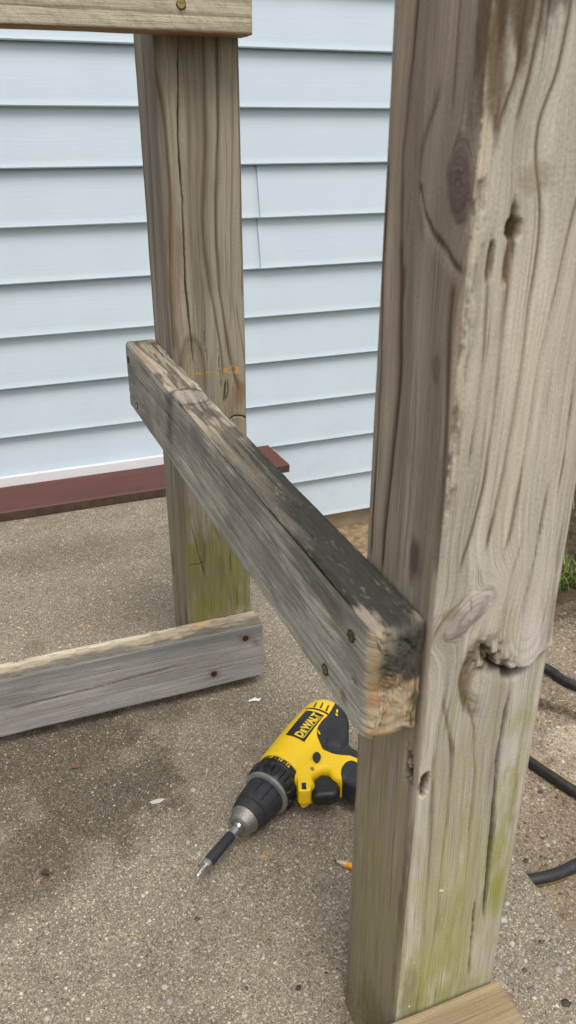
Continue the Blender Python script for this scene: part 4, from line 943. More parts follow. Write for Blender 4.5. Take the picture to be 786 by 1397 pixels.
# root fibres and crumbs lying along the seam of the walkway
V = []; F = []
for i in range(150):
    x = .76 + random.random() * .22; y = .925 - .9 * (x - .82) + random.gauss(0, .012)
    if i > 100: x = .95 + random.random() * .2; y = 1.11 + random.gauss(0, .02)
    a = random.random() * 3.14; l = .006 + random.random() * .014; b = len(V); z = ZL + .003 + random.random() * .003
    for k in range(4):
        f = k / 3 - .5; cx = x + math.cos(a) * l * f; cy = y + math.sin(a) * l * f; cz = z + .002 * math.sin(k * 1.5 + i); a += random.gauss(0, .35)
        V += [(cx - .0004, cy - .0004, cz), (cx + .0004, cy + .0004, cz + .0006)]
    for k in range(3): q = b + 2 * k; F.append((q, q + 1, q + 3, q + 2))
link('root_fibres', mesh_np('root_fibres', np.array(V), np.array(F), True), M['leafd'], walk, 'stuff')

# ------------------------------------------------------------------ house wall
WY = 1.675; ROW = .1018; Z0 = .8714
wall = empty('house_wall', (0, WY, 0), 'pale blue house wall of horizontal vinyl siding behind the workbench', 'wall')
def siding_panel(x0, x1, ztop, rows, proud=0., bev=False):
    """one panel of two courses: profile in (y,z), extruded along x with a faint waviness. ztop = upper edge."""
    prof = []
    for r_ in range(rows):
        zt = ztop - r_ * ROW; zb = zt - ROW
        for k in range(9):
            f = k / 8.; prof.append((-(.0012 + .0135 * f ** 1.12 + .0006 * math.sin(f * math.pi)), zt - f * (ROW - .0022)))
        prof += [(-.0152, zb + .0014), (-.0146, zb + .0004), (-.0130, zb)]
        prof += [(-.0020, zb + .0005)]
    prof = np.array(prof); xs_ = np.unique(np.concatenate([np.linspace(x0, x1, max(3, int((x1 - x0) / .04))), [x0 + .004, x0 + .008, x0 + .015, x0 + .03, x0 + .05] if bev else []]))
    X, K = np.meshgrid(xs_, np.arange(len(prof)))
    Yv = prof[K, 0] - proud - .0008 * (fbm(X * 1.7, prof[K, 1] * 6, 7, 3) - .5)
    if bev:      # the lapping end stands off the panel below it in the middle of each course
        f = ((ztop - prof[K, 1]) % ROW) / ROW
        Yv = Yv - np.where(X < x0 + .05, .0016 * np.sin(np.clip(f, .1, 1) * math.pi) * ((x0 + .05 - X) / .05) ** 2, 0)
        X = X + np.where(X < x0 + .003, .0025 * f ** 2, 0)
    V = np.stack([X, Yv, prof[K, 1]], -1).reshape(-1, 3); nx = len(xs_); i = np.arange(len(prof) - 1)[:, None] * nx; j = np.arange(nx - 1)[None]
    F = np.stack([i + j, i + nx + j, i + nx + j + 1, i + j + 1], -1).reshape(-1, 4)
    me = mesh_np('siding_panel', V, F, True)
    me.set_sharp_from_angle(angle=R(35))
    o = link('siding_panel', me, M['siding'], wall)
    sol = o.modifiers.new('thickness', 'SOLIDIFY'); sol.thickness = .0012; sol.offset = 1
    return o
XJ = .587
# course i spans from Z0 - (i-1)*ROW down to Z0 - i*ROW; panels pair courses (2,3)? -> the jointed pair is courses 2 and 3 below line 2
for k in range(-16, 11, 2):
    zt = Z0 - (k - 0) * ROW          # upper edge of the panel = butt line k
    if k == 2:
        siding_panel(-3.2, XJ + .02, zt, 2, 0.)
        siding_panel(XJ, 4.5, zt, 2, .0018, True)
    elif k + 1 < 10:
        siding_panel(-3.2, 4.5, zt, 2)
# single closing course below line 10 is not there: foundation
def box(x0, x1, y0, y1, z0, z1):
    bm = bmesh.new(); bmesh.ops.create_cube(bm, size=1)
    for v in bm.verts: v.co = Vector((x0 + (v.co.x + .5) * (x1 - x0), y0 + (v.co.y + .5) * (y1 - y0), z0 + (v.co.z + .5) * (z1 - z0)))
    return bm
bm = box(-3.2, 4.5, .002, .16, Z0 - 10 * ROW + .004, 2.6); link('sheathing', bm_mesh('sheathing', bm), M['sheath'], wall)
fx = np.arange(-3.2, 4.5, .03); fz = np.linspace(Z0 - 10 * ROW + .02, -.28, 12)
X, Z = np.meshgrid(fx, fz); Yf = .010 + .004 * (fbm(X * 14, Z * 30, 3, 4) - .5)
V = np.stack([X, Yf, Z], -1).reshape(-1, 3); nx = len(fx); i = np.arange(len(fz) - 1)[:, None] * nx; j = np.arange(nx - 1)[None]
link('foundation', mesh_np('foundation', V, np.stack([i + j, i + nx + j, i + nx + j + 1, i + j + 1], -1).reshape(-1, 4), True), M['foundation'], wall)
# white trim where the siding ends above the slab
bm = box(-3.2, .56, -.0240, -.0165, .050, .0765); bmesh.ops.bevel(bm, geom=list(bm.edges), offset=.002, segments=2, affect='EDGES')
link('base_trim', bm_mesh('base_trim', bm, False), M['trim'], wall)

# ------------------------------------------------------------------ brown board
def brown_board():
    xs_ = np.concatenate([np.arange(-1.6, .5, .05), np.linspace(.5, .614, 26)])
    # section: front bottom, front top, back top, back bottom (y,z)
    sec = [(1.5545, .0225), (1.5540, .0400), (1.5560, .0418), (1.6480, .0560), (1.6505, .0545), (1.6510, .0330)]
    V = []; nn = len(sec)
    for x in xs_:
        for (y, z) in sec:
            V.append((x, y, z))
    V = np.array(V, float)
    # ragged sawn end
    e = (V[:, 0] > .594)
    V[e, 0] += (V[e, 0] - .594) / .020 * (.0035 * (vn(V[e, 1] * 300, V[e, 2] * 200, 5) - .5) - .006 * (V[e, 1] - 1.554) / .1 * .0)
    V[:, 0] -= np.where(V[:, 0] > .58, (V[:, 1] - 1.554) / .096 * .016, 0)
    V[:, 2] += .012 * ss(.30, .62, V[:, 0])
    F = []
    for i in range(len(xs_) - 1):
        for k in range(nn):
            a, b = i * nn + k, i * nn + (k + 1) % nn; F.append((a, b, b + nn, a + nn))
    F.append(tuple(range(nn))[::-1]); F.append(tuple((len(xs_) - 1) * nn + k for k in range(nn)))
    me = mesh_np('brown_board', V - np.array([0, 1.6, .03]), F, False)
    me.materials.append(M['brown']); me.materials.append(M['brownedge'])
    for p in me.polygons:
        if len(p.vertices) > 4 or p.center.y < 1.5546 - 1.6 or p.center.z < .032 - .03: p.material_index = 1
    o = link('brown_board', me, None); o.location = (0, 1.6, .03)
    tag(o, 'dark red-brown painted board lying on the slab against the foot of the siding', 'board')
    # paint chipped off its end: little pale splinters along the sawn edge
    V = []; F = []
    for i in range(26):
        f = random.random(); y = 1.556 + f * .09; z = .0545 + f * .0142; x = .6145 - f * .016 - random.random() * .002; s = .001 + random.random() * .0022; b = len(V)
        V += [(x - s, y - s, z), (x + s * .4, y - s * .4, z - .0006), (x + s * .2, y + s, z + .0003), (x - s * .6, y + s * .6, z + .0005)]; F.append((b, b + 1, b + 2, b + 3))
    c = link('chipped_edge', mesh_np('chipped_edge', np.array(V) - np.array([0, 1.6, .03]), F, False), M['straw'], o, 'stuff')
brown_board()

# ------------------------------------------------------------------ cordless drill
DD = Vector((.8052057, .5929956, 0)); DNR = Vector((.5929956, -.8052057, 0))
Bp = Vector((.24542, .67374, 0)) - DD * .0515          # nose origin on the ground
drill = empty('cordless_drill', (Bp.x + DD.x * .12, Bp.y + DD.y * .12, float(slab_z(.72))), 'yellow and black cordless drill lying on its side on the concrete', 'drill')
drill.rotation_euler = (0, 0, math.atan2(DD.y, DD.x))
# local frame of the empty: X = towards the rear, Y = away from the handle, Z = up; origin at s = 0.12
TILT = .032
def ax_z(s): return .0322 - (0.13 - s) * TILT if s < .13 else .0322 + (s - .13) * .0
def L(s, h, z): return Vector((s - .12, -h, z))
def lathe_bm(prof, seg=48, fn=None):
    """prof: (s, radius). Axis along local X with the drill's tilt."""
    bm = bmesh.new(); rings = []
    for k, (s, r_) in enumerate(prof):
        ring = []
        for i in range(seg):
            th = 2 * math.pi * i / seg; rr = r_ if fn is None else fn(s, r_, th)
            ring.append(bm.verts.new(L(s, 0, ax_z(s)) + Vector((0, rr * math.cos(th), rr * math.sin(th)))))
        rings.append(ring)
    for a, b in zip(rings[:-1], rings[1:]):
        for i in range(seg): bm.faces.new((a[i], a[(i + 1) % seg], b[(i + 1) % seg], b[i]))
    bm.faces.new(rings[0]); bm.faces.new(rings[-1][::-1])
    return bm
def add_part(name, bm, mat, smooth=True, parent=drill, sharp=35):
    me = bm_mesh(name, bm, smooth)
    if smooth: me.set_sharp_from_angle(angle=R(sharp))
    return link(name, me, mat, parent)
HC = -.0012       # slight offset of the motor barrel across the axis
def rounded_prism(poly, zc, hz, rnd, nseg=5):
    """poly in (s,h); slab of half thickness hz around height zc(s), with rounded rims."""
    n = len(poly); cx = sum(p[0] for p in poly) / n; cy = sum(p[1] for p in poly) / n
    P_ = np.array(poly); bm = bmesh.new(); rings = []
    nxt = np.roll(P_, -1, 0); prv = np.roll(P_, 1, 0); tn = nxt - prv; tn /= np.linalg.norm(tn, axis=1)[:, None]; nr = np.stack([tn[:, 1], -tn[:, 0]], -1)
    if ((P_ - P_.mean(0)) * nr).sum() < 0: nr = -nr
    levels = [(-hz, rnd)] + [(-hz + rnd * (1 - math.cos(a)), rnd * (1 - math.sin(a))) for a in np.linspace(.25, math.pi / 2, nseg)]
    levels = levels + [(-z_, i_) for z_, i_ in levels[::-1]]
    for z_, ins in levels:
        q = P_ - nr * ins
        rings.append([bm.verts.new(L(a, b, zc(a) + z_)) for a, b in q])
    for a, b in zip(rings[:-1], rings[1:]):
        for i in range(n): bm.faces.new((a[i], a[(i + 1) % n], b[(i + 1) % n], b[i]))
    bm.faces.new(rings[0][::-1]); bm.faces.new(rings[-1])
    return bm
def smooth_poly(pts, it=3):
    P_ = [tuple(p) for p in pts]
    for _ in range(it):
        q = []
        for i in range(len(P_)):
            a, b = P_[i], P_[(i + 1) % len(P_)]; q += [(a[0] * .75 + b[0] * .25, a[1] * .75 + b[1] * .25), (a[0] * .25 + b[0] * .75, a[1] * .25 + b[1] * .75)]
        P_ = q
    return P_
def join_bm(bms):
    out = bmesh.new()
    for b in bms:
        me = bpy.data.meshes.new('tmp'); bmesh.ops.recalc_face_normals(b, faces=b.faces); b.to_mesh(me); b.free(); out.from_mesh(me); bpy.data.meshes.remove(me)
    return out
def housing():
    prof = [(.0685, .020), (.0690, .0300), (.0705, .0315), (.080, .0322), (.100, .0330), (.130, .0338), (.160, .0338), (.178, .0330), (.188, .0300), (.1945, .0250), (.1985, .0170), (.1995, .008)]
    def sq(s, r_, th):   # slightly squared barrel, shifted by HC
        n_ = 2.25; c, s_ = abs(math.cos(th)), abs(math.sin(th)); k = (c ** n_ + s_ ** n_) ** (-1 / n_); return r_ * (.5 + .5 * k) * (.955 if math.sin(th) < -.2 else 1)
    b1 = lathe_bm(prof, 56, sq)
    zc = lambda s: .0300
    web = rounded_prism(smooth_poly([(.060, .010), (.150, .000), (.160, .030), (.145, .050), (.143, .075), (.092, .082), (.086, .062), (.096, .050), (.088, .042), (.074, .040), (.068, .050), (.060, .046), (.0540, .0450), (.0500, .0400), (.060, .028)], 2), lambda s: .0310, .0182, .008)
    foot = rounded_prism(smooth_poly([(.076, .016), (.061, .0285), (.0462, .0385), (.0462, .0420), (.0520, .0500), (.0555, .0508), (.0675, .0450), (.080, .036)], 1), lambda s: .0380, .0108, .0022)
    handle = rounded_prism(smooth_poly([(.148, .045), (.141, .090), (.138, .170), (.145, .186), (.080, .186), (.087, .170), (.088, .120), (.088, .075), (.100, .045)], 2), zc, .0185, .0095)
    bulge = rounded_prism(smooth_poly([(.118, .020), (.185, .006), (.187, .020), (.176, .034), (.160, .045), (.140, .052), (.125, .050)], 3), lambda s: .0315, .0245, .011)
    bm = join_bm([b1, web, foot, handle, bulge])
    me = bm_mesh('h', bm, True); o = bpy.data.objects.new('h', me); COL.objects.link(o)
    md = o.modifiers.new('r', 'REMESH'); md.mode = 'VOXEL'; md.voxel_size = .00065
    sm = o.modifiers.new('s', 'SMOOTH'); sm.iterations = 6; sm.factor = .5
    dg = bpy.context.evaluated_depsgraph_get(); ev = o.evaluated_get(dg).to_mesh()
    V = np.zeros(len(ev.vertices) * 3, np.float32); ev.vertices.foreach_get('co', V); V = V.reshape(-1, 3).astype(float)
    Nn = np.zeros(len(ev.vertices) * 3, np.float32); ev.vertices.foreach_get('normal', Nn); Nn = Nn.reshape(-1, 3)
    F = [tuple(p.vertices) for p in ev.polygons]
    o.evaluated_get(dg).to_mesh_clear(); bpy.data.objects.remove(o)
    return V, Nn, F
HV, HN, HF = housing()
S_ = HV[:, 0] + .12; H_ = -HV[:, 1]
def in_poly(x, y, poly):
    ins = np.zeros(len(x), bool); n = len(poly); j = n - 1
    for i in range(n):
        xi, yi = poly[i]; xj, yj = poly[j]
        c = ((yi > y) != (yj > y)) & (x < (xj - xi) * (y - yi) / (yj - yi + 1e-12) + xi); ins ^= c; j = i
    return ins
blk1 = [(.201, -.004), (.1955, .0035), (.1882, .0077), (.1672, .0125), (.1469, .0118), (.1350, .0125), (.1265, .0160), (.1219, .0207), (.1187, .0290), (.1183, .0349), (.1192, .0479), (.1240, .0570), (.1285, .0666), (.1290, .19), (.25, .19), (.25, -.004)]
blk2 = [(.1213, .0760), (.1213, .0705), (.1190, .0665), (.1129, .0640), (.1060, .0642), (.0993, .0656), (.0930, .0692), (.0880, .0742), (.0862, .0830), (.0862, .2), (.1213, .2)]
black = in_poly(S_, H_, smooth_poly(blk1, 2)) | in_poly(S_, H_, smooth_poly(blk2, 2))
def region(mask, off):
    fm = [f for f in HF if mask[list(f)].sum() >= 3]
    used = np.unique(np.array([i for f in fm for i in f])); mp = -np.ones(len(HV), int); mp[used] = np.arange(len(used))
    return HV[used] + HN[used] * off, [tuple(int(mp[i]) for i in f) for f in fm]
V, F = region(~black, 0); hs_ = link('housing', mesh_np('housing', V, F, True), M['yellow'], drill)
hs_['label'] = 'yellow plastic shell'
# black rubber: everything else, sunk a hair so a seam shows
V, F = region(black | (~black & in_poly(S_, H_, [(0, 0)] * 3)), -.0004)
gr_ = link('rubber_grip', mesh_np('rubber_grip', V, F, True), M['rubber'], drill)
# solid core under the seam
V, F = HV - HN * .0009, HF
link('inner_shell', mesh_np('inner_shell', V, F, True), M['gloss'], drill)
bvh = BVHTree.FromPolygons([Vector(v) for v in HV], HF)
def drop(s, h, lift=.0004):
    hit = bvh.ray_cast(Vector((s - .12, -h, .2)), Vector((0, 0, -1)))
    return Vector((s - .12, -h, (hit[0].z if hit[0] else .05) + lift))
def decal(name, poly_uv, lift, mat, parent, nu=40, nv=20, thick=.0003):
    """poly_uv: 4 corners (s,h) p00,p10,p11,p01"""
    V = []
    for j in range(nv + 1):
        for i in range(nu + 1):
            a, b = i / nu, j / nv; p = [sum(w_ * c_[k] for w_, c_ in zip(((1 - a) * (1 - b), a * (1 - b), a * b, (1 - a) * b), poly_uv)) for k in (0, 1)]
            V.append(drop(p[0], p[1], lift))
    F = [(j * (nu + 1) + i, j * (nu + 1) + i + 1, (j + 1) * (nu + 1) + i + 1, (j + 1) * (nu + 1) + i) for j in range(nv) for i in range(nu)]
    me = mesh_np(name, np.array([v[:] for v in V]), F, True); o = link(name, me, mat, parent)
    return o
plate = decal('label_plate', [(.1035, -.0145), (.1545, -.0165), (.1562, .0093), (.1040, .0118)], .0006, M['decalblack'], drill)
def text_mesh(body, size, bold=.0):
    cu = bpy.data.curves.new('t', 'FONT'); cu.body = body; cu.size = size; cu.offset = bold; cu.resolution_u = 3; cu.space_character = .96
    o = bpy.data.objects.new('t', cu); COL.objects.link(o); dg = bpy.context.evaluated_depsgraph_get(); ev = o.evaluated_get(dg).to_mesh()
    V = [Vector(v.co) for v in ev.vertices]; F = [tuple(p.vertices) for p in ev.polygons]; o.evaluated_get(dg).to_mesh_clear(); bpy.data.objects.remove(o); bpy.data.curves.remove(cu)
    return V, F
# wordmark: reads towards the rear, tops away from the handle
V1, F1 = text_mesh('D', 1, .05); V2, F2 = text_mesh('E', .74, .042); V3, F3 = text_mesh('WALT', 1, .05)
def width(V): return max(v.x for v in V)
V = []; F = []; x0 = 0
for Vx, Fx, gap in ((V1, F1, .0), (V2, F2, .03), (V3, F3, .0)):
    b = len(V); mn = min(v.x for v in Vx); V += [Vector((v.x - mn + x0 + gap, v.y, 0)) for v in Vx]; F += [tuple(b + i for i in f) for f in Fx]; x0 = max(v.x for v in V) + .05
wd = max(v.x for v in V); ht = max(v.y for v in V)
tl, th_ = .0465, .0105
pts = [drop(.1065 + v.x / wd * tl, .0062 - v.y / ht * th_, .0011) for v in V]
link('wordmark', mesh_np('wordmark', np.array([p[:] for p in pts]), F, False), M['print'], plate)
decal('underline', [(.1070, .0077), (.1525, .0077), (.1525, .0086), (.1070, .0086)], .0011, M['print'], plate, 40, 2)
# rear vents: recess arc and short slots
decal('vent_groove', [(.1585, -.0200), (.1615, -.0202), (.1640, .0118), (.1608, .0118)], .0003, M['gloss'], drill, 4, 30)
for k, (s0, h0) in enumerate(((.170, -.0125), (.1715, -.0040), (.1715, .0045))):
    decal('vent_slot', [(s0 - .0065, h0 + .0015), (s0 + .0055, h0 - .0010), (s0 + .0058, h0 + .0007), (s0 - .0062, h0 + .0040)], .0004, M['gloss'], drill, 8, 3)
for (a, b, c_, d_) in (((.1745, .0165), (.1800, .0150), (.1790, .0175), (.1740, .0190)), ((.1700, .0180), (.1728, .0176), (.1722, .0212), (.1700, .0205)), ((.1275, .0190), (.1300, .0150), (.1312, .0160), (.1288, .0205))):
    decal('yellow_rib', [a, b, c_, d_], .0007, M['yellow'], drill, 6, 4)
# upper side seam along the barrel
decal('seam_groove', [(.074, -.0262), (.160, -.0292), (.160, -.0284), (.074, -.0255)], .0003, M['gloss'], drill, 60, 2)
# direction switch, screw boss, slot
sw = rounded_prism(smooth_poly([(.1080, .0262), (.1000, .0250), (.0925, .0335), (.0950, .0372), (.1040, .0362), (.1085, .0310)], 2), lambda s: .049, .0042, .0016)
add_part('direction_switch', sw, M['gloss'])
bm = bmesh.new(); bmesh.ops.create_cone(bm, cap_ends=True, segments=20, radius1=.0026, radius2=.0024, depth=.0012)
for v in bm.verts: v.co += drop(.0835, .0355, .0002)
add_part('housing_screw', bm, simple('screw_yellowed', (.35, .24, .03), .4, .3))
decal('front_slot', [(.0490, .0420), (.0572, .0368), (.0600, .0410), (.0515, .0466)], .0005, M['gloss'], drill, 8, 6)
# trigger
tr = rounded_prism(smooth_poly([(.0930, .0440), (.0950, .0590), (.0900, .0690), (.0800, .0760), (.0700, .0745), (.0625, .0650), (.0560, .0560), (.0600, .0475), (.0700, .0420), (.0850, .0410)], 3), lambda s: .0310, .0100, .0070, 7)
add_part('trigger', tr, M['gloss'])
# battery pack under the handle
bt = rounded_prism(smooth_poly([(.055, .180), (.155, .180), (.160, .190), (.160, .235), (.050, .235), (.050, .190)], 2), lambda s: .0365, .0350, .006)
add_part('battery_pack', bt, M['rubber'])
# clutch collar with grip ribs
def rib(s, r_, th):
    k = (th * 14 / (2 * math.pi)) % 1.0; w_ = ss(.12, .18, k) * (1 - ss(.60, .66, k)); return r_ + .0030 * float(w_) * float(ss(.0425, .046, s) * (1 - ss(.0570, .060, s)))
add_part('clutch_collar', lathe_bm([(.0400, .012), (.0405, .0270), (.0418, .0278), (.0430, .0280), (.0455, .0284), (.050, .0288), (.055, .0290), (.0585, .0290), (.0605, .0290), (.0615, .0298), (.0680, .0300), (.0692, .0295), (.0695, .015)], 140, rib), M['gloss'])
# numerals on the collar: read from the chuck end
def on_collar(s, th, r_=.03035): return L(s, 0, ax_z(s)) + Vector((0, r_ * math.cos(th), r_ * math.sin(th)))
nm = []; nF = []
for txt, th0 in (('17', 2.02), ('15', 1.66), ('13', 1.20), ('11', .74)):
    Vt, Ft = text_mesh(txt, .0064, .0002); cx = (max(v.x for v in Vt) + min(v.x for v in Vt)) / 2; b = len(nm)
    nm += [on_collar(.0682 - v.y, th0 + (v.x - cx) / .030) for v in Vt]; nF += [tuple(b + i for i in f) for f in Ft]
for th0 in (1.84, 1.43, .97, .52, .2):
    b = len(nm); nm += [on_collar(.0650 + .0007 * math.cos(k * .785), th0 + .0007 / .03 * math.sin(k * .785)) for k in range(8)]; nF.append(tuple(range(b, b + 8)))
link('clutch_numerals', mesh_np('clutch_numerals', np.array([p[:] for p in nm]), nF, False), M['print'], [o for o in drill.children if o.name.startswith('clutch_collar')][0])
# metal ring, keyless chuck, nose
add_part('chuck_ring', lathe_bm([(.0355, .015), (.0358, .0262), (.0368, .0282), (.0400, .0286), (.0410, .0280), (.0412, .015)], 72), M['ringm'])
def flute(s, r_, th):
    k = (th * 12 / (2 * math.pi)) % 1.0; w_ = (1 - float(ss(.0, .07, k))) + float(ss(.93, 1., k)); w2 = 1 - float(ss(.42, .46, abs(k - .5) + .42)) * 0
    return r_ - .0016 * w_ * float(ss(.010, .013, s) * (1 - ss(.0320, .0345, s)))
sleeve = lathe_bm([(-.0055, .0120), (-.0050, .0175), (-.0035, .0190), (.0010, .0202), (.0048, .0212), (.0052, .0206), (.0066, .0206), (.0070, .0216), (.0084, .0218), (.0088, .0214), (.0100, .0216), (.0115, .0222), (.0200, .0232), (.0300, .0240), (.0345, .0243), (.0356, .0238), (.0357, .015)], 192, flute)
add_part('chuck_sleeve', sleeve, M['rubber'], sharp=40)
add_part('chuck_nose', lathe_bm([(-.0185, .0068), (-.0190, .0085), (-.0186, .0118), (-.0170, .0140), (-.0100, .0160), (-.0050, .0176), (-.0045, .0170), (-.0044, .010)], 56), M['cast'])
add_part('chuck_jaws', lathe_bm([(-.0215, .0030), (-.0212, .0050), (-.0180, .0072), (-.0170, .0072)], 12), M['steel'])
def hexf(s, r_, th):
    a = th % (math.pi / 3) - math.pi / 6; return r_ / math.cos(a)
add_part('bit_shank', lathe_bm([(-.0320, .0045), (-.0318, .0052), (-.0225, .0052), (-.0222, .0040), (-.0170, .0038)], 32), M['steel'])
add_part('bit_sleeve', lathe_bm([(-.0738, .0045), (-.0735, .0062), (-.0725, .0064), (-.0335, .0058), (-.0322, .0055), (-.0318, .0035)], 40), M['rubber'])
add_part('bit_collar', lathe_bm([(-.0805, .0040), (-.0803, .0056), (-.0795, .0058), (-.0742, .0062), (-.0737, .0060), (-.0736, .004)], 40), M['steel'])
def phil(s, r_, th): return r_ * (1 - .38 * float(ss(-.0860, -.0885, s)) * (.5 - .5 * math.cos(4 * th)))
add_part('driver_bit', lathe_bm([(-.0935, .0004), (-.0930, .0010), (-.0905, .0018), (-.0880, .0026), (-.0860, .0031), (-.0800, .0032)], 32, phil), M['steel'])

# ------------------------------------------------------------------ pencil
def pencil():
    d = Vector((.0130, -.0125, 0)).normalized(); tip = Vector((.2799, .5726, float(slab_z(.57)) + .0040))
    e = empty('pencil', (tip.x, tip.y, tip.z), 'sharpened orange pencil on the concrete, mostly hidden behind the nearer post', 'pencil'); e.rotation_euler = (0, 0, math.atan2(d.y, d.x))
    def lt(name, prof, seg, mat, hexed=False):
        bm = bmesh.new(); rings = []
        for x, r_ in prof:
            rings.append([bm.verts.new((x, r_ * math.cos(2 * math.pi * i / seg + .52), r_ * math.sin(2 * math.pi * i / seg + .52))) for i in range(seg)])
        for a, b in zip(rings[:-1], rings[1:]):
            for i in range(seg): bm.faces.new((a[i], a[(i + 1) % seg], b[(i + 1) % seg], b[i]))
        bm.faces.new(rings[0]); bm.faces.new(rings[-1][::-1]); link(name, bm_mesh(name, bm, seg > 8), mat, e)
    lt('lead_tip', [(0, .0003), (.0035, .0010)], 12, M['lead']); lt('sharpened_wood', [(.0035, .0010), (.0125, .0030), (.0150, .0036)], 18, M['pwood'])
    lt('barrel', [(.0120, .0032), (.0150, .0038), (.118, .0038)], 6, M['pencil']); lt('ferrule', [(.117, .0039), (.121, .0036), (.123, .0039), (.132, .0039)], 24, M['ferrule']); lt('eraser', [(.131, .0036), (.138, .0036), (.139, .003)], 20, M['eraser'])
pencil()

# ------------------------------------------------------------------ garden hose
def hose():
    r_ = .0085; z0 = ZL + r_ + .002
    P_ = [(1.6, .52, 0), (1.25, .62, 0), (1.05, .76, 0), (.9318, .9163, 0), (.9136, .98, 0), (.872, 1.045, 0), (.80, 1.035, 0), (.735, .93, 0), (.722, .84, 0), (.7317, .7866, 0), (.7576, .7035, 0), (.80, .60, 0), (.87, .53, 0), (.945, .555, 0), (.935, .640, .004), (.86, .650, .016), (.80, .628, .021), (.745, .608, .012), (.6679, .5938, 0), (.6047, .594, 0), (.555, .612, 0), (.520, .66, 0), (.512, .75, 0), (.515, .9, 0), (.52, 1.05, 0)]
    P_ = [Vector((x, y, z0 + z)) for x, y, z in P_]
    pts = []
    for i in range(len(P_) - 1):
        a, b, c, d = P_[max(i - 1, 0)], P_[i], P_[i + 1], P_[min(i + 2, len(P_) - 1)]
        for k in range(14):
            t = k / 14; pts.append(.5 * ((2 * b) + (-a + c) * t + (2 * a - 5 * b + 4 * c - d) * t * t + (-a + 3 * b - 3 * c + d) * t ** 3))
    n = len(pts); seg = 24; V = []; VS = []
    for i, p in enumerate(pts):
        tg = (pts[min(i + 1, n - 1)] - pts[max(i - 1, 0)]).normalized(); sd = tg.cross(Vector((0, 0, 1))).normalized(); u_ = sd.cross(tg)
        for k in range(seg): a = 2 * math.pi * k / seg; V.append(p + sd * r_ * math.cos(a) + u_ * r_ * math.sin(a))
        f = i / n; an = np.interp(f, [0, .25, .36, .44, .72, .80, 1.], [.1, .1, 2.05, 2.05, 3.45, 3.45, 3.6])     # the stripe winds slowly round the hose
        for k in range(5): a = an + (k - 2) * .11; VS.append(p + sd * (r_ + .0003) * math.cos(a) + u_ * (r_ + .0003) * math.sin(a))
    F = [(i * seg + k, i * seg + (k + 1) % seg, (i + 1) * seg + (k + 1) % seg, (i + 1) * seg + k) for i in range(n - 1) for k in range(seg)]
    FS = [(i * 5 + k, i * 5 + k + 1, (i + 1) * 5 + k + 1, (i + 1) * 5 + k) for i in range(n - 1) for k in range(4)]
    o = link('garden_hose', mesh_np('garden_hose', np.array([v[:] for v in V]), F, True), M['hose'])
    tag(o, 'black garden hose with a yellow stripe looping on the lower walkway beside the slab', 'hose')
    link('stripe', mesh_np('stripe', np.array([v[:] for v in VS]), FS, True), M['stripe'], o)
hose()

# ------------------------------------------------------------------ small litter
def flat_scrap(name, outline, loc, mat, label, cat, curl=.002, thick=.0002, rot=0):
    bm = bmesh.new(); c = bm.verts.new((0, 0, curl * .4)); ring = []
    ol = []
    for i in range(len(outline)):
        a, b = outline[i], outline[(i + 1) % len(outline)]; ol += [a, ((a[0] + b[0]) / 2, (a[1] + b[1]) / 2)]
    for i, (x, y) in enumerate(ol): ring.append(bm.verts.new((x, y, curl * (.5 + .5 * math.sin(x * 260 + i)))))
    for i in range(len(ring)): bm.faces.new((c, ring[i], ring[(i + 1) % len(ring)]))
    o = link(name, bm_mesh(name, bm, False), mat); o.location = loc; o.rotation_euler = (0, 0, rot)
    s = o.modifiers.new('t', 'SOLIDIFY'); s.thickness = thick
    if cat in ('splinter', 'leaf'): o['group'] = cat + (' bits' if cat == 'leaf' else 's') + ' scattered on the concrete slab'
    return tag(o, label, cat)
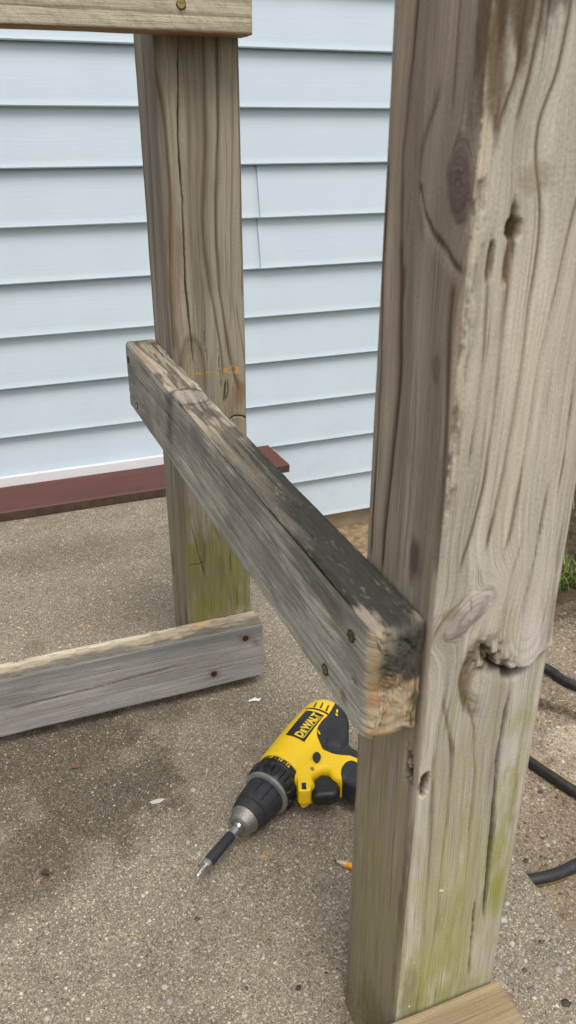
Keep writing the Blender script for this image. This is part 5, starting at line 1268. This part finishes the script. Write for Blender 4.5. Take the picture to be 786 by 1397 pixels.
flat_scrap('paper_scrap', [(-.0105, .0010), (-.0040, -.0020), (.0050, -.0042), (.0095, -.0008), (.0080, .0014), (.0050, .0006), (.0020, .0052), (.0002, .0022)], (.2885, .8610, .0088), M['paper'], 'small torn scrap of white paper on the concrete behind the drill', 'paper scrap', .0022)
flat_scrap('paint_chip', [(-.009, .002), (-.006, -.003), (.002, -.0035), (.009, -.001), (.0075, .0022), (0, .0035)], (.1175, .7290, .0060), M['chip'], 'pale flat chip on the dark stained concrete left of the drill', 'chip', .0004)
flat_scrap('dry_leaf', [(-.0045, .000), (-.002, -.0035), (.003, -.0025), (.0045, .001), (.001, .0040), (-.003, .003)], (-.0200, .6720, .0060), M['leafd'], 'small crumpled dark brown leaf on the concrete at the lower left', 'leaf', .002)
flat_scrap('wood_splinter', [(-.005, -.0006), (.004, -.0012), (.006, .0006), (-.001, .0016)], (.0583, .5623, .0038), M['straw'], 'tiny curled straw-coloured splinter on the bare concrete at the lower left', 'splinter', .0015, rot=-.9)
flat_scrap('dry_leaf', [(-.007, -.0005), (-.002, -.003), (.005, -.0015), (.008, .0005), (.002, .0022)], (.033, .8200, .0085), M['leaf'], 'thin reddish brown leaf shred below the grey lower rail', 'leaf', .002)
flat_scrap('wood_splinter', [(-.006, -.0008), (.004, -.0010), (.0055, .0004), (-.002, .0012)], (.026, .9030, .0095), M['straw'], 'straw-coloured splinter half under the grey lower rail', 'splinter', .0015, rot=1.2)
for (x, y, r_, m_, nm_, lb, ct) in ((.010, .760, .0050, 'straw', 'wood_splinter', 'pale splinter on the dark stain, nearest the long grey rail', 'splinter'),
        (-.0275, .6640, .0035, 'straw', 'wood_splinter', 'yellowish splinter touching the crumpled dark brown leaf', 'splinter'),
        (.1010, .7800, .0030, 'straw', 'wood_splinter', 'short bright splinter just above the pale flat chip', 'splinter')):
    flat_scrap(nm_, [(-r_, -.0005), (r_ * .5, -.0010), (r_, .0004), (-r_ * .3, .0012)], (x, y, float(slab_z(y)) + .0016), M[m_], lb, ct, .0012, rot=x * 90)
